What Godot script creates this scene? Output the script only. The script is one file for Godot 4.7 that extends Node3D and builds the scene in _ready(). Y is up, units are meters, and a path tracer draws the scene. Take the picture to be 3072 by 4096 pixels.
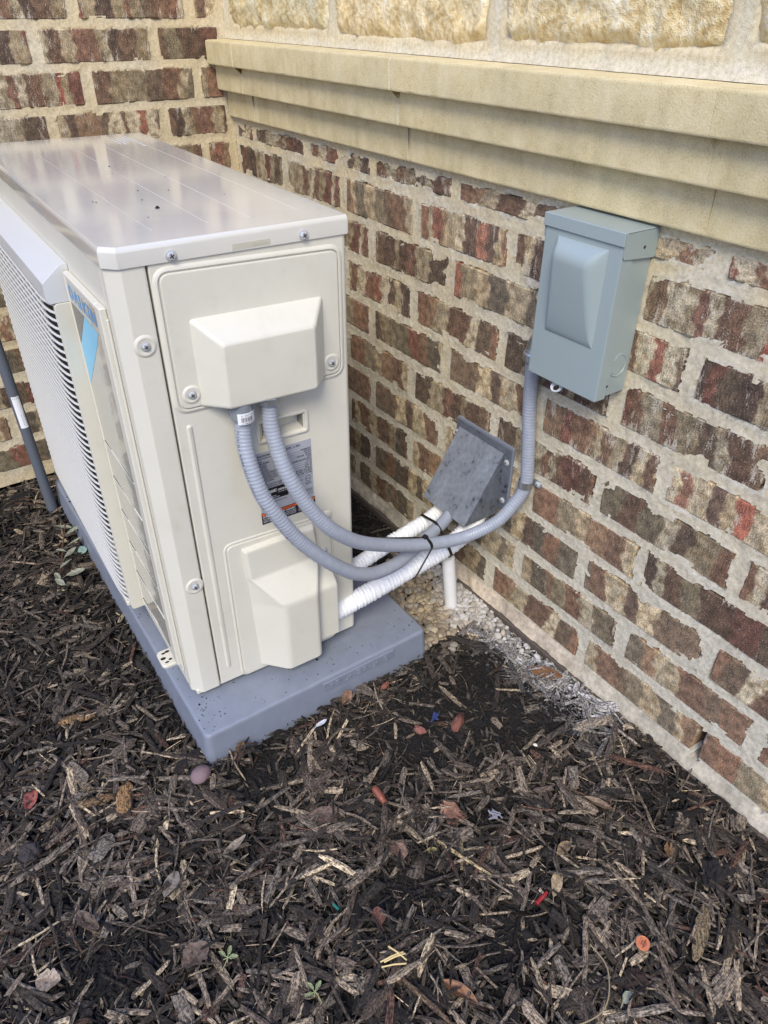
extends Node3D
# A heat-pump outdoor unit on its pad in the corner of a brick house. World: x = 0 is the face of the right wall (air at x < 0),
# z = 0 is the face of the back wall (air at z > 0), y up, metres.

const UNIT_AT := Vector3(-0.3139, 0.0598, 1.0253)
const UNIT_TURN := -0.0252
var rng := RandomNumberGenerator.new()
var names := {}
var M := {}
var unit_xf := Transform3D()

# ---------------------------------------------------------------- mesh collector
class Sheet:
	var v := PackedVector3Array()
	var uv := PackedVector2Array()
	var col := PackedColorArray()
	var c := Color(1, 1, 1)
	func tri(a: Vector3, b: Vector3, d: Vector3, ua := Vector2.ZERO, ub := Vector2.ZERO, ud := Vector2.ZERO):
		v.append(a); v.append(b); v.append(d)
		uv.append(ua); uv.append(ub); uv.append(ud)
		col.append(c); col.append(c); col.append(c)
	func quad(a: Vector3, b: Vector3, d: Vector3, e: Vector3, ua := Vector2(0, 0), ub := Vector2(1, 0), ud := Vector2(1, 1), ue := Vector2(0, 1)):
		tri(a, b, d, ua, ub, ud); tri(a, d, e, ua, ud, ue)
	func outward(from: int, mid: Vector3):           # turn the triangles added since «from» so that they face away from their middle
		var vol := 0.0
		for i in range(from, v.size(), 3):
			vol += (v[i] - mid).dot((v[i + 1] - mid).cross(v[i + 2] - mid))
		if vol < 0.0:
			for i in range(from, v.size(), 3):
				var t := v[i + 1]; v[i + 1] = v[i + 2]; v[i + 2] = t
				var u := uv[i + 1]; uv[i + 1] = uv[i + 2]; uv[i + 2] = u
	func loft(loops: Array, cap0 := true, cap1 := true, closed := true, fix := true):
		var from := v.size()
		var n: int = loops[0].size()
		var mid := Vector3.ZERO
		for l in loops:
			for p in l: mid += p
		mid /= float(loops.size() * n)
		for k in loops.size() - 1:
			var a: PackedVector3Array = loops[k]
			var b: PackedVector3Array = loops[k + 1]
			for i in (n if closed else n - 1):
				var j := (i + 1) % n
				var u0 := float(i) / n; var u1 := float(i + 1) / n
				quad(a[i], a[j], b[j], b[i], Vector2(u0, k), Vector2(u1, k), Vector2(u1, k + 1), Vector2(u0, k + 1))
		if cap0: cap(loops[0], true)
		if cap1: cap(loops[loops.size() - 1], false)
		if fix: outward(from, mid)
	func cap(l: PackedVector3Array, flip: bool):
		var m := Vector3.ZERO
		for p in l: m += p
		m /= float(l.size())
		for i in l.size():
			var j := (i + 1) % l.size()
			if flip: tri(m, l[j], l[i])
			else: tri(m, l[i], l[j])
	func box(a: Vector3, b: Vector3, r := 0.0):        # a bevelled box between two corners
		var lo := Vector3(minf(a.x, b.x), minf(a.y, b.y), minf(a.z, b.z))
		var hi := Vector3(maxf(a.x, b.x), maxf(a.y, b.y), maxf(a.z, b.z))
		var loops := []
		for q in ([[0.0, r], [r, 0.0], [hi.y - lo.y - r, 0.0], [hi.y - lo.y, r]] if r > 0.0 else [[0.0, 0.0], [hi.y - lo.y, 0.0]]):
			var i: float = q[1]
			var y: float = lo.y + q[0]
			if r > 0.0:
				loops.append(PackedVector3Array([Vector3(lo.x + i + r, y, lo.z + i), Vector3(hi.x - i - r, y, lo.z + i), Vector3(hi.x - i, y, lo.z + i + r), Vector3(hi.x - i, y, hi.z - i - r), Vector3(hi.x - i - r, y, hi.z - i), Vector3(lo.x + i + r, y, hi.z - i), Vector3(lo.x + i, y, hi.z - i - r), Vector3(lo.x + i, y, lo.z + i + r)]))
			else:
				loops.append(PackedVector3Array([Vector3(lo.x, y, lo.z), Vector3(hi.x, y, lo.z), Vector3(hi.x, y, hi.z), Vector3(lo.x, y, hi.z)]))
		loft(loops)
	func add(mesh: Mesh, xf: Transform3D):             # lettering and other ready meshes
		var a := mesh.surface_get_arrays(0)
		var p: PackedVector3Array = a[Mesh.ARRAY_VERTEX]
		var ix = a[Mesh.ARRAY_INDEX]
		var n: int = p.size() if ix == null or ix.is_empty() else ix.size()
		for i in range(0, n, 3):
			if ix == null or ix.is_empty(): tri(xf * p[i], xf * p[i + 2], xf * p[i + 1])
			else: tri(xf * p[ix[i]], xf * p[ix[i + 2]], xf * p[ix[i + 1]])
	func mesh(angle := 40.0) -> ArrayMesh:
		var at := {}
		var n := v.size() / 3
		var fn := PackedVector3Array(); fn.resize(n)
		for t in n:
			fn[t] = (v[3 * t + 1] - v[3 * t]).cross(v[3 * t + 2] - v[3 * t])
			if angle > 0.0:
				for k in 3:
					var key := Vector3i((v[3 * t + k] * 50000.0).round())
					if at.has(key): at[key].append(t)
					else: at[key] = PackedInt32Array([t])
		var fu := PackedVector3Array(); fu.resize(n)
		for t in n: fu[t] = fn[t].normalized()
		var out_v := PackedVector3Array(); out_v.resize(n * 3)
		var nn := PackedVector3Array(); nn.resize(n * 3)
		var out_u := PackedVector2Array(); out_u.resize(n * 3)
		var out_c := PackedColorArray(); out_c.resize(n * 3)
		var cs := cos(deg_to_rad(angle))
		for t in n:
			for k in 3:
				var i := 3 * t + k
				var o: int = 3 * t + [0, 2, 1][k]
				var s := fn[t]
				if angle > 0.0:
					s = Vector3.ZERO
					for q in at[Vector3i((v[i] * 50000.0).round())]:
						if fu[q].dot(fu[t]) > cs: s += fn[q]
				out_v[o] = v[i]; nn[o] = s.normalized() if s.length_squared() > 0.0 else Vector3.UP
				out_u[o] = uv[i]; out_c[o] = col[i]
		var arr := []; arr.resize(Mesh.ARRAY_MAX)
		arr[Mesh.ARRAY_VERTEX] = out_v; arr[Mesh.ARRAY_NORMAL] = nn; arr[Mesh.ARRAY_TEX_UV] = out_u; arr[Mesh.ARRAY_COLOR] = out_c
		var m := ArrayMesh.new()
		m.add_surface_from_arrays(Mesh.PRIMITIVE_TRIANGLES, arr)
		return m

# ---------------------------------------------------------------- naming and tagging
func numbered(called: String) -> String:
	var k: int = names.get(called, -1) + 1
	names[called] = k
	return called if k == 0 else "%s_%03d" % [called, k]
func tag(o: Node, label := "", category := "", group := "", kind := ""):
	if label: o.set_meta("label", label)
	if category: o.set_meta("category", category)
	if group: o.set_meta("group", group)
	if kind: o.set_meta("kind", kind)
	return o
func thing(called: String, label: String, category: String, at := Vector3.ZERO, turn := 0.0, group := "") -> Node3D:
	var o := Node3D.new()
	o.name = numbered(called); add_child(o); o.position = at; o.rotation.y = turn
	tag(o, label, category, group)
	return o
func put(called: String, mesh: Mesh, m: Material, parent: Node = self, at := Vector3.ZERO) -> MeshInstance3D:
	var o := MeshInstance3D.new()
	o.mesh = mesh; o.material_override = m; o.position = at
	o.name = numbered(called) if parent == self else called
	parent.add_child(o, true)
	return o

# ---------------------------------------------------------------- shapes
func rrect(x0: float, y0: float, x1: float, y1: float, r: float, seg := 4) -> PackedVector2Array:   # rounded rectangle
	var p := PackedVector2Array()
	r = minf(r, minf((x1 - x0) / 2, (y1 - y0) / 2) - 1e-5)
	var cs := [[x1 - r, y1 - r, 0.0], [x0 + r, y1 - r, 90.0], [x0 + r, y0 + r, 180.0], [x1 - r, y0 + r, 270.0]]
	for q in cs:
		for k in seg + 1:
			var a := deg_to_rad(q[2] + 90.0 * k / seg)
			p.append(Vector2(q[0] + cos(a) * r, q[1] + sin(a) * r))
	return p
func round_poly(pts: Array, r: float, seg := 4) -> PackedVector2Array:      # any polygon with its corners rounded
	var p := PackedVector2Array()
	var n := pts.size()
	for i in n:
		var b: Vector2 = pts[i]
		var a: Vector2 = pts[(i + n - 1) % n]
		var d: Vector2 = pts[(i + 1) % n]
		var u := (a - b).normalized(); var w := (d - b).normalized()
		var half := acos(clampf(u.dot(w), -1, 1)) / 2
		var t := minf(r / tan(half), minf(a.distance_to(b), d.distance_to(b)) * 0.45)
		for k in seg + 1:
			var s := float(k) / seg
			var p0 := b + u * t; var p2 := b + w * t
			p.append(p0.lerp(b, s).lerp(b.lerp(p2, s), s))
	return p
func inset(poly: PackedVector2Array, d: float) -> PackedVector2Array:       # same number of points, moved inwards by d
	var area := 0.0
	var n := poly.size()
	for i in n: area += poly[i].cross(poly[(i + 1) % n])
	var sgn := signf(area)
	var out := PackedVector2Array()
	for i in n:
		var e0 := (poly[i] - poly[(i + n - 1) % n])
		var e1 := (poly[(i + 1) % n] - poly[i])
		if e0.length() < 1e-7: e0 = e1
		if e1.length() < 1e-7: e1 = e0
		var n0 := Vector2(-e0.y, e0.x).normalized() * sgn
		var n1 := Vector2(-e1.y, e1.x).normalized() * sgn
		var m := (n0 + n1)
		m = m / maxf(m.length_squared(), 0.4) * 2.0
		out.append(poly[i] + m * d)
	return out
func at_z(poly: PackedVector2Array, z: float) -> PackedVector3Array:
	var o := PackedVector3Array()
	for p in poly: o.append(Vector3(p.x, p.y, z))
	return o
func at_y(poly: PackedVector2Array, y: float) -> PackedVector3Array:        # poly is x, z
	var o := PackedVector3Array()
	for p in poly: o.append(Vector3(p.x, y, p.y))
	return o
func at_x(poly: PackedVector2Array, x: float) -> PackedVector3Array:        # poly is z, y
	var o := PackedVector3Array()
	for p in poly: o.append(Vector3(x, p.y, p.x))
	return o
func slab(s: Sheet, poly: PackedVector2Array, z0: float, z1: float, bev: float, how := "z"):   # a plate with a rounded front edge
	var f: Callable = at_z if how == "z" else (at_y if how == "y" else at_x)
	var d := signf(z1 - z0)
	s.loft([f.call(poly, z0), f.call(poly, z1 - d * bev), f.call(inset(poly, bev * 0.3), z1 - d * bev * 0.3), f.call(inset(poly, bev), z1)])
func catmull(pts: Array, step: float) -> PackedVector3Array:
	var o := PackedVector3Array()
	for i in pts.size() - 1:
		var p0: Vector3 = pts[maxi(i - 1, 0)]; var p1: Vector3 = pts[i]; var p2: Vector3 = pts[i + 1]; var p3: Vector3 = pts[mini(i + 2, pts.size() - 1)]
		var n := maxi(1, int(round(p1.distance_to(p2) / step)))
		for k in n: o.append(p1.cubic_interpolate(p2, p0, p3, float(k) / n))
	o.append(pts[pts.size() - 1])
	return o
func frames(path: PackedVector3Array, up := Vector3(0.31, 0.52, 0.79)) -> Array:
	var out := []
	var side := Vector3.ZERO
	for i in path.size():
		var t := (path[mini(i + 1, path.size() - 1)] - path[maxi(i - 1, 0)]).normalized()
		if i == 0: side = t.cross(up).normalized()
		else: side = (side - t * side.dot(t)).normalized()
		out.append(Basis(side, t.cross(side).normalized(), t))
	return out
func tube(s: Sheet, path: PackedVector3Array, r: Callable, n := 18, caps := true):     # r(distance along, angle) is the radius
	var fr := frames(path)
	var loops := []
	var along := 0.0
	for i in path.size():
		if i > 0: along += path[i].distance_to(path[i - 1])
		var l := PackedVector3Array()
		for k in n:
			var a := TAU * k / n
			l.append(path[i] + (fr[i].x * cos(a) + fr[i].y * sin(a)) * float(r.call(along, a)))
		loops.append(l)
	s.loft(loops, caps, caps)
func lathe(s: Sheet, prof: Array, xf: Transform3D, n := 20, caps := true):            # prof: [radius, height along xf's y]
	var loops := []
	for q in prof:
		var l := PackedVector3Array()
		for k in n: l.append(xf * Vector3(cos(TAU * k / n) * q[0], q[1], sin(TAU * k / n) * q[0]))
		loops.append(l)
	s.loft(loops, caps, caps)
func facing(at: Vector3, axis: Vector3) -> Transform3D:      # a transform whose y axis points along «axis»
	var y := axis.normalized()
	var x := y.cross(Vector3(0.2, 0.3, 0.93) if absf(y.z) < 0.9 else Vector3.UP).normalized()
	return Transform3D(Basis(x, y, x.cross(y)), at)
func ring_poly(r: float, n := 24) -> PackedVector2Array:
	var p := PackedVector2Array()
	for k in n: p.append(Vector2(cos(TAU * k / n), sin(TAU * k / n)) * r)
	return p
func shift(p: PackedVector2Array, d: Vector2) -> PackedVector2Array:
	var o := PackedVector2Array()
	for q in p: o.append(q + d)
	return o
var fonts := {}
func letters(s: Sheet, text: String, xf: Transform3D, h: float, width := 0.0, bold := false, italic := 0.0, depth := 0.0):
	# text in the xf's x (along) and y (up) plane; h is the height of capitals; width squeezes or stretches the line
	var t := TextMesh.new()
	var key := "%s" % bold
	if not fonts.has(key):
		var f := SystemFont.new()
		f.font_names = PackedStringArray(["Droid Sans"]); f.font_weight = 700 if bold else 400
		fonts[key] = f
	t.font = fonts[key]; t.text = text; t.font_size = 24; t.pixel_size = 0.01; t.depth = depth; t.curve_step = 6.0
	t.horizontal_alignment = HORIZONTAL_ALIGNMENT_LEFT; t.vertical_alignment = VERTICAL_ALIGNMENT_CENTER
	if text.strip_edges() == "": return
	var arr := t.get_mesh_arrays()
	if arr.is_empty() or (arr[0] as PackedVector3Array).is_empty(): return
	var am := ArrayMesh.new(); am.add_surface_from_arrays(Mesh.PRIMITIVE_TRIANGLES, arr)
	var box := am.get_aabb()
	var cap := 24 * 0.01 * 0.714
	var k := h / cap
	var kx := k if width <= 0.0 else width / box.size.x
	var m := Transform3D(Basis(Vector3(kx, 0, 0), Vector3(italic * k, k, 0), Vector3(0, 0, 1)), Vector3(-box.position.x * kx, 0, 0))
	s.add(am, xf * m)

# ---------------------------------------------------------------- computed textures
func noise(seed_: int, freq: float, octaves := 3, kind := FastNoiseLite.TYPE_SIMPLEX_SMOOTH, ridged := false) -> FastNoiseLite:
	var n := FastNoiseLite.new()
	n.seed = seed_; n.frequency = freq; n.noise_type = kind
	n.fractal_octaves = octaves
	n.fractal_type = FastNoiseLite.FRACTAL_RIDGED if ridged else (FastNoiseLite.FRACTAL_FBM if octaves > 1 else FastNoiseLite.FRACTAL_NONE)
	return n
func grey(n: FastNoiseLite, size: int) -> PackedByteArray:
	var im := n.get_seamless_image(size, size)
	im.convert(Image.FORMAT_L8)
	return im.get_data()
func colored(size: int, layers: Array, stops: Array) -> ImageTexture:    # layers: [bytes, weight]; stops: [value 0..1, colour]
	var lut := PackedByteArray()
	for i in 256:
		var t := i / 255.0
		var c: Color = stops[0][1]
		for k in range(1, stops.size()):
			var a: float = stops[k - 1][0]; var b: float = stops[k][0]
			if t >= a: c = (stops[k - 1][1] as Color).lerp(stops[k][1], clampf((t - a) / (b - a), 0, 1))
		lut.append(c.r8); lut.append(c.g8); lut.append(c.b8)
	var out := PackedByteArray(); out.resize(size * size * 3)
	for i in size * size:
		var s := 0.0
		for l in layers: s += (l[0][i] - 127.5) * l[1]
		var q := clampi(int(s + 127.5), 0, 255) * 3
		out[i * 3] = lut[q]; out[i * 3 + 1] = lut[q + 1]; out[i * 3 + 2] = lut[q + 2]
	var im := Image.create_from_data(size, size, false, Image.FORMAT_RGB8, out)
	return ImageTexture.create_from_image(im)
func bumps(size: int, layers: Array, strength: float) -> ImageTexture:
	var out := PackedByteArray(); out.resize(size * size)
	for i in size * size:
		var s := 0.0
		for l in layers: s += (l[0][i] - 127.5) * l[1]
		out[i] = clampi(int(s + 127.5), 0, 255)
	var im := Image.create_from_data(size, size, false, Image.FORMAT_L8, out)
	im.convert(Image.FORMAT_RGBA8)
	im.bump_map_to_normal_map(strength)
	return ImageTexture.create_from_image(im)
func paint(c: Color, rough: float, metal := 0.0) -> StandardMaterial3D:
	var m := StandardMaterial3D.new()
	m.albedo_color = c; m.roughness = rough; m.metallic = metal
	return m
func planar(m: StandardMaterial3D, tiles_per_metre: float) -> StandardMaterial3D:
	m.uv1_triplanar = true; m.uv1_scale = Vector3.ONE * tiles_per_metre; m.uv1_triplanar_sharpness = 4.0
	return m
func bumped(m: StandardMaterial3D, t: Texture2D, k: float) -> StandardMaterial3D:
	m.normal_enabled = true; m.normal_texture = t; m.normal_scale = k
	return m
func g8(r: int, g: int, b: int) -> Color: return Color8(r, g, b)

const BW := 256
const BH := 72
func brick_atlas() -> Array:
	var w := BW * 4; var h := BH * 8
	var px := PackedByteArray(); px.resize(w * h * 3)
	var hg := PackedByteArray(); hg.resize(w * h)
	var n1 := noise(11, 0.035, 2); var n2 := noise(12, 1.0, 2); var n3 := noise(13, 0.32, 2); var n4 := noise(14, 0.03, 2); var n5 := noise(15, 0.045, 3)
	var darks := [g8(106, 83, 67), g8(114, 90, 72), g8(92, 75, 63), g8(122, 93, 73), g8(106, 89, 72), g8(130, 105, 82)]
	var reds := [g8(138, 92, 74), g8(122, 82, 67), g8(146, 103, 84), g8(114, 80, 67), g8(148, 90, 71), g8(130, 96, 78)]
	var tans := [g8(178, 161, 130), g8(164, 147, 118), g8(188, 174, 146), g8(150, 134, 106), g8(160, 146, 120)]
	var olives := [g8(124, 112, 90), g8(106, 96, 80), g8(138, 124, 98), g8(96, 87, 74)]
	for b in 32:
		var r := RandomNumberGenerator.new(); r.seed = 900 + b
		var red := b < 16                                # cells 0-15 streaked red and white, 16-31 brown and olive
		var edge := [0.0]; var tone := []
		var last := -1
		while edge[edge.size() - 1] < BW + 30:
			edge.append(edge[edge.size() - 1] + r.randf_range(12, 40) * (1.0 if red else 1.45))
			var kind: int = [0, 1, 2, 3, 2, 0, 2][r.randi() % 7]
			if kind == last: kind = (kind + 1 + r.randi() % 3) % 4
			last = kind
			var pal: Array = [darks, reds if r.randf() < (0.85 if red else 0.22) else darks, tans, olives if not red else (darks if r.randf() < 0.5 else tans)][kind]
			tone.append([pal[r.randi() % pal.size()], kind])
		var shade := r.randf_range(0.84, 1.16)
		var base: Color = (darks[r.randi() % 6] as Color).lerp(tans[r.randi() % 5], r.randf_range(0.1, 0.6))
		var limey := r.randf_range(0.26, 0.55) if red else r.randf_range(0.5, 0.85)
		var x0 := (b % 4) * BW; var y0 := (b / 4) * BH
		var slope := r.randf_range(-0.22, 0.22)
		for y in BH:
			for x in BW:
				var X := x + b * 531.0; var Y := y + b * 77.0
				var wx := x + 10.0 * n1.get_noise_2d(X * 0.4, Y * 0.7) + 1.6 * n3.get_noise_2d(X * 0.6, Y * 0.35) + slope * (y - BH / 2)
				var k := 0
				while k < tone.size() - 1 and edge[k + 1] < wx: k += 1
				var c: Color = tone[k][0]
				var near: float = edge[k + 1] - wx
				if near < 2.0: c = c.lerp(tone[k + 1][0] if k + 1 < tone.size() else c, 0.5 * (1.0 - near / 2.0))
				elif wx - edge[k] < 2.0 and k > 0: c = c.lerp(tone[k - 1][0], 0.5 * clampf(1.0 - (wx - edge[k]) / 2.0, 0, 1))
				c = c.lerp(base, 0.06)
				var g := n2.get_noise_2d(X * 0.36, Y * 0.045)
				var f := n3.get_noise_2d(X, Y)
				if tone[k][1] == 2:                         # pale bands carry a soft brown bloom in the middle
					var q := clampf(n4.get_noise_2d(X, Y * 1.3) * 2.2, 0.0, 1.0)
					c = c.lerp(g8(120, 100, 70), q * 0.55)
				c = c * shade * (1.0 + 0.2 * g + 0.34 * f + 0.26 * n4.get_noise_2d(X * 1.3 + 900, Y * 1.3))
				var lime := n5.get_noise_2d(X * 0.9, Y * 0.28) * 0.95 + g * 0.35 + f * 0.3
				var ed := minf(minf(y, BH - 1 - y), minf(x, BW - 1 - x) * 0.8)
				lime += 0.5 * exp(-ed / 4.5)
				c = c.lerp(g8(205, 198, 182), clampf((lime - limey) * 2.4, 0.0, 0.72))
				var d := 127.0 + 34.0 * g + 44.0 * f + (10.0 if tone[k][1] == 2 else 0.0)
				var z := r.randf()
				if z < 0.02: c = c.lerp(g8(228, 224, 214), r.randf_range(0.3, 0.8)); d += 30
				elif z > 0.972: c = c * r.randf_range(0.45, 0.8); d -= 60
				var o := (y0 + y) * w + x0 + x
				px[o * 3] = clampi(int(c.r * 255), 0, 255); px[o * 3 + 1] = clampi(int(c.g * 255), 0, 255); px[o * 3 + 2] = clampi(int(c.b * 255), 0, 255)
				hg[o] = clampi(int(d), 0, 255)
	var nm := Image.create_from_data(w, h, false, Image.FORMAT_L8, hg)
	nm.convert(Image.FORMAT_RGBA8); nm.bump_map_to_normal_map(2.2)
	return [ImageTexture.create_from_image(Image.create_from_data(w, h, false, Image.FORMAT_RGB8, px)), ImageTexture.create_from_image(nm)]
func grain_texture() -> Array:                           # weathered wood fibre, running along u
	var w := 256; var h := 128
	var px := PackedByteArray(); px.resize(w * h * 3)
	var hg := PackedByteArray(); hg.resize(w * h)
	var a := noise(31, 1.0, 3); var b := noise(32, 0.05, 2)
	for y in h:
		for x in w:
			var g := a.get_noise_2d(x * 0.014, y * 0.17)
			var f := b.get_noise_2d(x, y)
			var t := clampf(0.72 + 0.62 * g + 0.34 * f, 0.1, 1.0)
			var o := y * w + x
			px[o * 3] = int(t * 255); px[o * 3 + 1] = int(t * 250); px[o * 3 + 2] = int(t * 243)
			hg[o] = clampi(int(127 + 150 * g), 0, 255)
	var nm := Image.create_from_data(w, h, false, Image.FORMAT_L8, hg)
	nm.convert(Image.FORMAT_RGBA8); nm.bump_map_to_normal_map(3.0)
	return [ImageTexture.create_from_image(Image.create_from_data(w, h, false, Image.FORMAT_RGB8, px)), ImageTexture.create_from_image(nm)]

func materials():
	var fine := grey(noise(1, 0.22, 2), 512); var mid := grey(noise(2, 0.045, 3), 512); var big := grey(noise(3, 0.009, 4), 512); var cell := grey(noise(4, 0.09, 2, FastNoiseLite.TYPE_CELLULAR), 512)
	var ba := brick_atlas()
	M.brick = bumped(paint(Color.WHITE, 0.92), ba[1], 0.7); M.brick.albedo_texture = ba[0]
	var sand := bumps(512, [[fine, 0.9], [mid, 0.5]], 3.0)
	M.mortar = planar(bumped(paint(Color.WHITE, 0.97), sand, 0.55), 5.0)
	M.mortar.albedo_texture = colored(512, [[fine, 0.6], [mid, 0.5]], [[0.0, g8(146, 138, 118)], [0.3, g8(196, 188, 167)], [0.65, g8(218, 211, 194)], [1.0, g8(242, 239, 231)]])
	M.mortar.vertex_color_use_as_albedo = true
	var rough := bumps(512, [[mid, 1.0], [fine, 0.55], [big, 0.5]], 5.0)
	M.lime = planar(bumped(paint(Color.WHITE, 0.97), rough, 0.8), 4.0)
	M.lime.albedo_texture = colored(512, [[mid, 0.7], [big, 0.8], [fine, 0.35]], [[0.0, g8(178, 154, 110)], [0.3, g8(212, 192, 150)], [0.55, g8(228, 214, 180)], [0.8, g8(236, 227, 204)], [1.0, g8(244, 240, 228)]])
	M.lime.vertex_color_use_as_albedo = true
	M.cast = planar(bumped(paint(Color.WHITE, 0.9), sand, 0.22), 3.2)
	M.cast.albedo_texture = colored(512, [[fine, 0.7], [big, 0.4], [mid, 0.2]], [[0.0, g8(172, 158, 118)], [0.3, g8(218, 204, 162)], [0.6, g8(232, 220, 182)], [1.0, g8(246, 238, 212)]])
	M.cast.vertex_color_use_as_albedo = true
	var peel := bumps(512, [[mid, 0.5]], 0.6)
	var cream := g8(214, 211, 198)
	var soiled := colored(512, [[big, 0.7], [mid, 0.25], [fine, 0.1]], [[0.0, Color(0.94, 0.937, 0.925)], [0.3, Color(0.982, 0.981, 0.977)], [0.55, Color(0.993, 0.993, 0.99)], [1.0, Color.WHITE]])
	M.cream = planar(bumped(paint(cream, 0.36), peel, 0.12), 2.2); M.cream.albedo_texture = soiled; M.cream.metallic_specular = 0.5
	M.lid = planar(paint(g8(215, 213, 205), 0.16), 1.3); M.lid.albedo_texture = soiled; M.lid.metallic_specular = 0.6; M.lid.clearcoat_enabled = true; M.lid.clearcoat = 1.0; M.lid.clearcoat_roughness = 0.1
	M.cream_plastic = planar(bumped(paint(g8(212, 209, 196), 0.45), peel, 0.1), 3.0); M.cream_plastic.albedo_texture = soiled
	M.bar = paint(g8(200, 201, 200), 0.38)
	M.cap = planar(bumped(paint(g8(204, 206, 206), 0.3), bumps(512, [[fine, 0.8]], 2.0), 0.25), 7.0)
	M.film = planar(bumped(paint(g8(186, 182, 168), 0.08), bumps(512, [[big, 1.0]], 1.5), 0.35), 4.0); M.film.metallic_specular = 0.8
	M.black_gap = paint(g8(26, 26, 26), 0.8)
	M.fin = paint(g8(60, 60, 58), 0.7)
	M.blue_print = paint(g8(58, 150, 208), 0.3); M.cyan_print = paint(g8(110, 198, 232), 0.25); M.grey_print = paint(g8(98, 96, 92), 0.25)
	M.label = paint(g8(166, 170, 180), 0.4); M.ink = paint(g8(22, 22, 26), 0.5); M.label_black = paint(g8(20, 20, 24), 0.4); M.navy = paint(g8(26, 28, 48), 0.4); M.orange = paint(g8(240, 110, 42), 0.45); M.white_print = paint(g8(232, 232, 236), 0.45); M.tab = paint(g8(196, 200, 204), 0.4); M.sticker = paint(g8(228, 230, 234), 0.45)
	M.tape = paint(Color(0.84, 0.82, 0.74, 0.45), 0.22); M.tape.transparency = BaseMaterial3D.TRANSPARENCY_ALPHA
	M.screw = planar(bumped(paint(g8(204, 206, 208), 0.35, 0.45), peel, 0.3), 40.0)
	M.zinc = planar(bumped(paint(g8(186, 190, 190), 0.34, 0.85), peel, 0.3), 30.0)
	M.slot = paint(g8(40, 40, 42), 0.6)
	var pebbled := bumps(512, [[grey(noise(6, 0.16, 1), 512), 1.0]], 3.5)
	M.pad = planar(bumped(paint(Color.WHITE, 0.5), pebbled, 0.24), 5.0)
	M.pad.albedo_texture = colored(512, [[big, 0.35], [fine, 0.1]], [[0.0, g8(112, 119, 132)], [0.5, g8(125, 132, 146)], [1.0, g8(137, 144, 158)]])
	M.conduit = planar(bumped(paint(Color.WHITE, 0.34), peel, 0.25), 12.0)
	M.conduit.albedo_texture = colored(512, [[big, 0.5], [mid, 0.15]], [[0.0, g8(140, 145, 156)], [0.5, g8(153, 159, 171)], [1.0, g8(165, 171, 183)]])
	M.hub_grey = paint(g8(132, 138, 144), 0.42)
	M.box = planar(bumped(paint(g8(150, 163, 163), 0.32), peel, 0.12), 8.0)
	M.galv = planar(paint(Color.WHITE, 0.4, 0.3), 3.5)
	M.galv.albedo_texture = colored(512, [[big, 0.8], [mid, 0.7], [fine, 0.35]], [[0.0, g8(58, 61, 66)], [0.13, g8(98, 103, 111)], [0.25, g8(128, 134, 145)], [0.6, g8(140, 147, 158)], [1.0, g8(158, 165, 178)]])
	M.galv_side = M.galv.duplicate(); M.galv_side.roughness = 0.5; M.galv_side.albedo_color = g8(205, 206, 208)
	M.wrap = planar(bumped(paint(g8(236, 238, 240), 0.55), rough, 0.35), 14.0)
	M.pvc = planar(paint(Color.WHITE, 0.4), 5.0)
	M.pvc.albedo_texture = colored(512, [[big, 0.6], [mid, 0.3]], [[0.0, g8(196, 190, 176)], [0.3, g8(226, 226, 224)], [1.0, g8(238, 239, 240)]])
	M.tie = paint(g8(20, 20, 22), 0.4)
	M.dark_pipe = planar(bumped(paint(g8(86, 92, 102), 0.6), peel, 0.2), 8.0)
	M.caulk = planar(bumped(paint(g8(122, 128, 140), 0.6), sand, 0.4), 9.0)
	M.soil = planar(bumped(paint(Color.WHITE, 1.0), rough, 1.2), 6.0)
	M.soil.albedo_texture = colored(512, [[mid, 0.9], [fine, 0.6]], [[0.0, g8(12, 11, 11)], [0.5, g8(25, 23, 22)], [0.8, g8(38, 35, 32)], [1.0, g8(66, 60, 53)]])
	var gt := grain_texture()
	M.wood = bumped(paint(Color.WHITE, 0.95), gt[1], 0.7); M.wood.albedo_texture = gt[0]; M.wood.vertex_color_use_as_albedo = true
	M.stone = planar(bumped(paint(Color.WHITE, 0.85), peel, 0.4), 14.0); M.stone.vertex_color_use_as_albedo = true
	M.stone.albedo_texture = colored(512, [[mid, 0.5], [fine, 0.3]], [[0.0, g8(190, 184, 176)], [0.5, g8(236, 234, 230)], [1.0, g8(255, 255, 255)]])
	M.clod = planar(bumped(paint(Color.WHITE, 1.0), rough, 1.0), 20.0); M.clod.vertex_color_use_as_albedo = true
	M.leaf = planar(bumped(paint(Color.WHITE, 0.65), peel, 0.6), 20.0); M.leaf.vertex_color_use_as_albedo = true
	M.plain = paint(Color.WHITE, 0.5); M.plain.vertex_color_use_as_albedo = true
	M.copper = planar(bumped(paint(g8(150, 92, 74), 0.5, 0.6), peel, 0.4), 30.0)
	M.coin = planar(bumped(paint(g8(226, 142, 104), 0.38, 0.55), rough, 0.15), 30.0)
	M.footing = planar(bumped(paint(g8(92, 82, 76), 0.97), rough, 1.2), 5.0)

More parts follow.
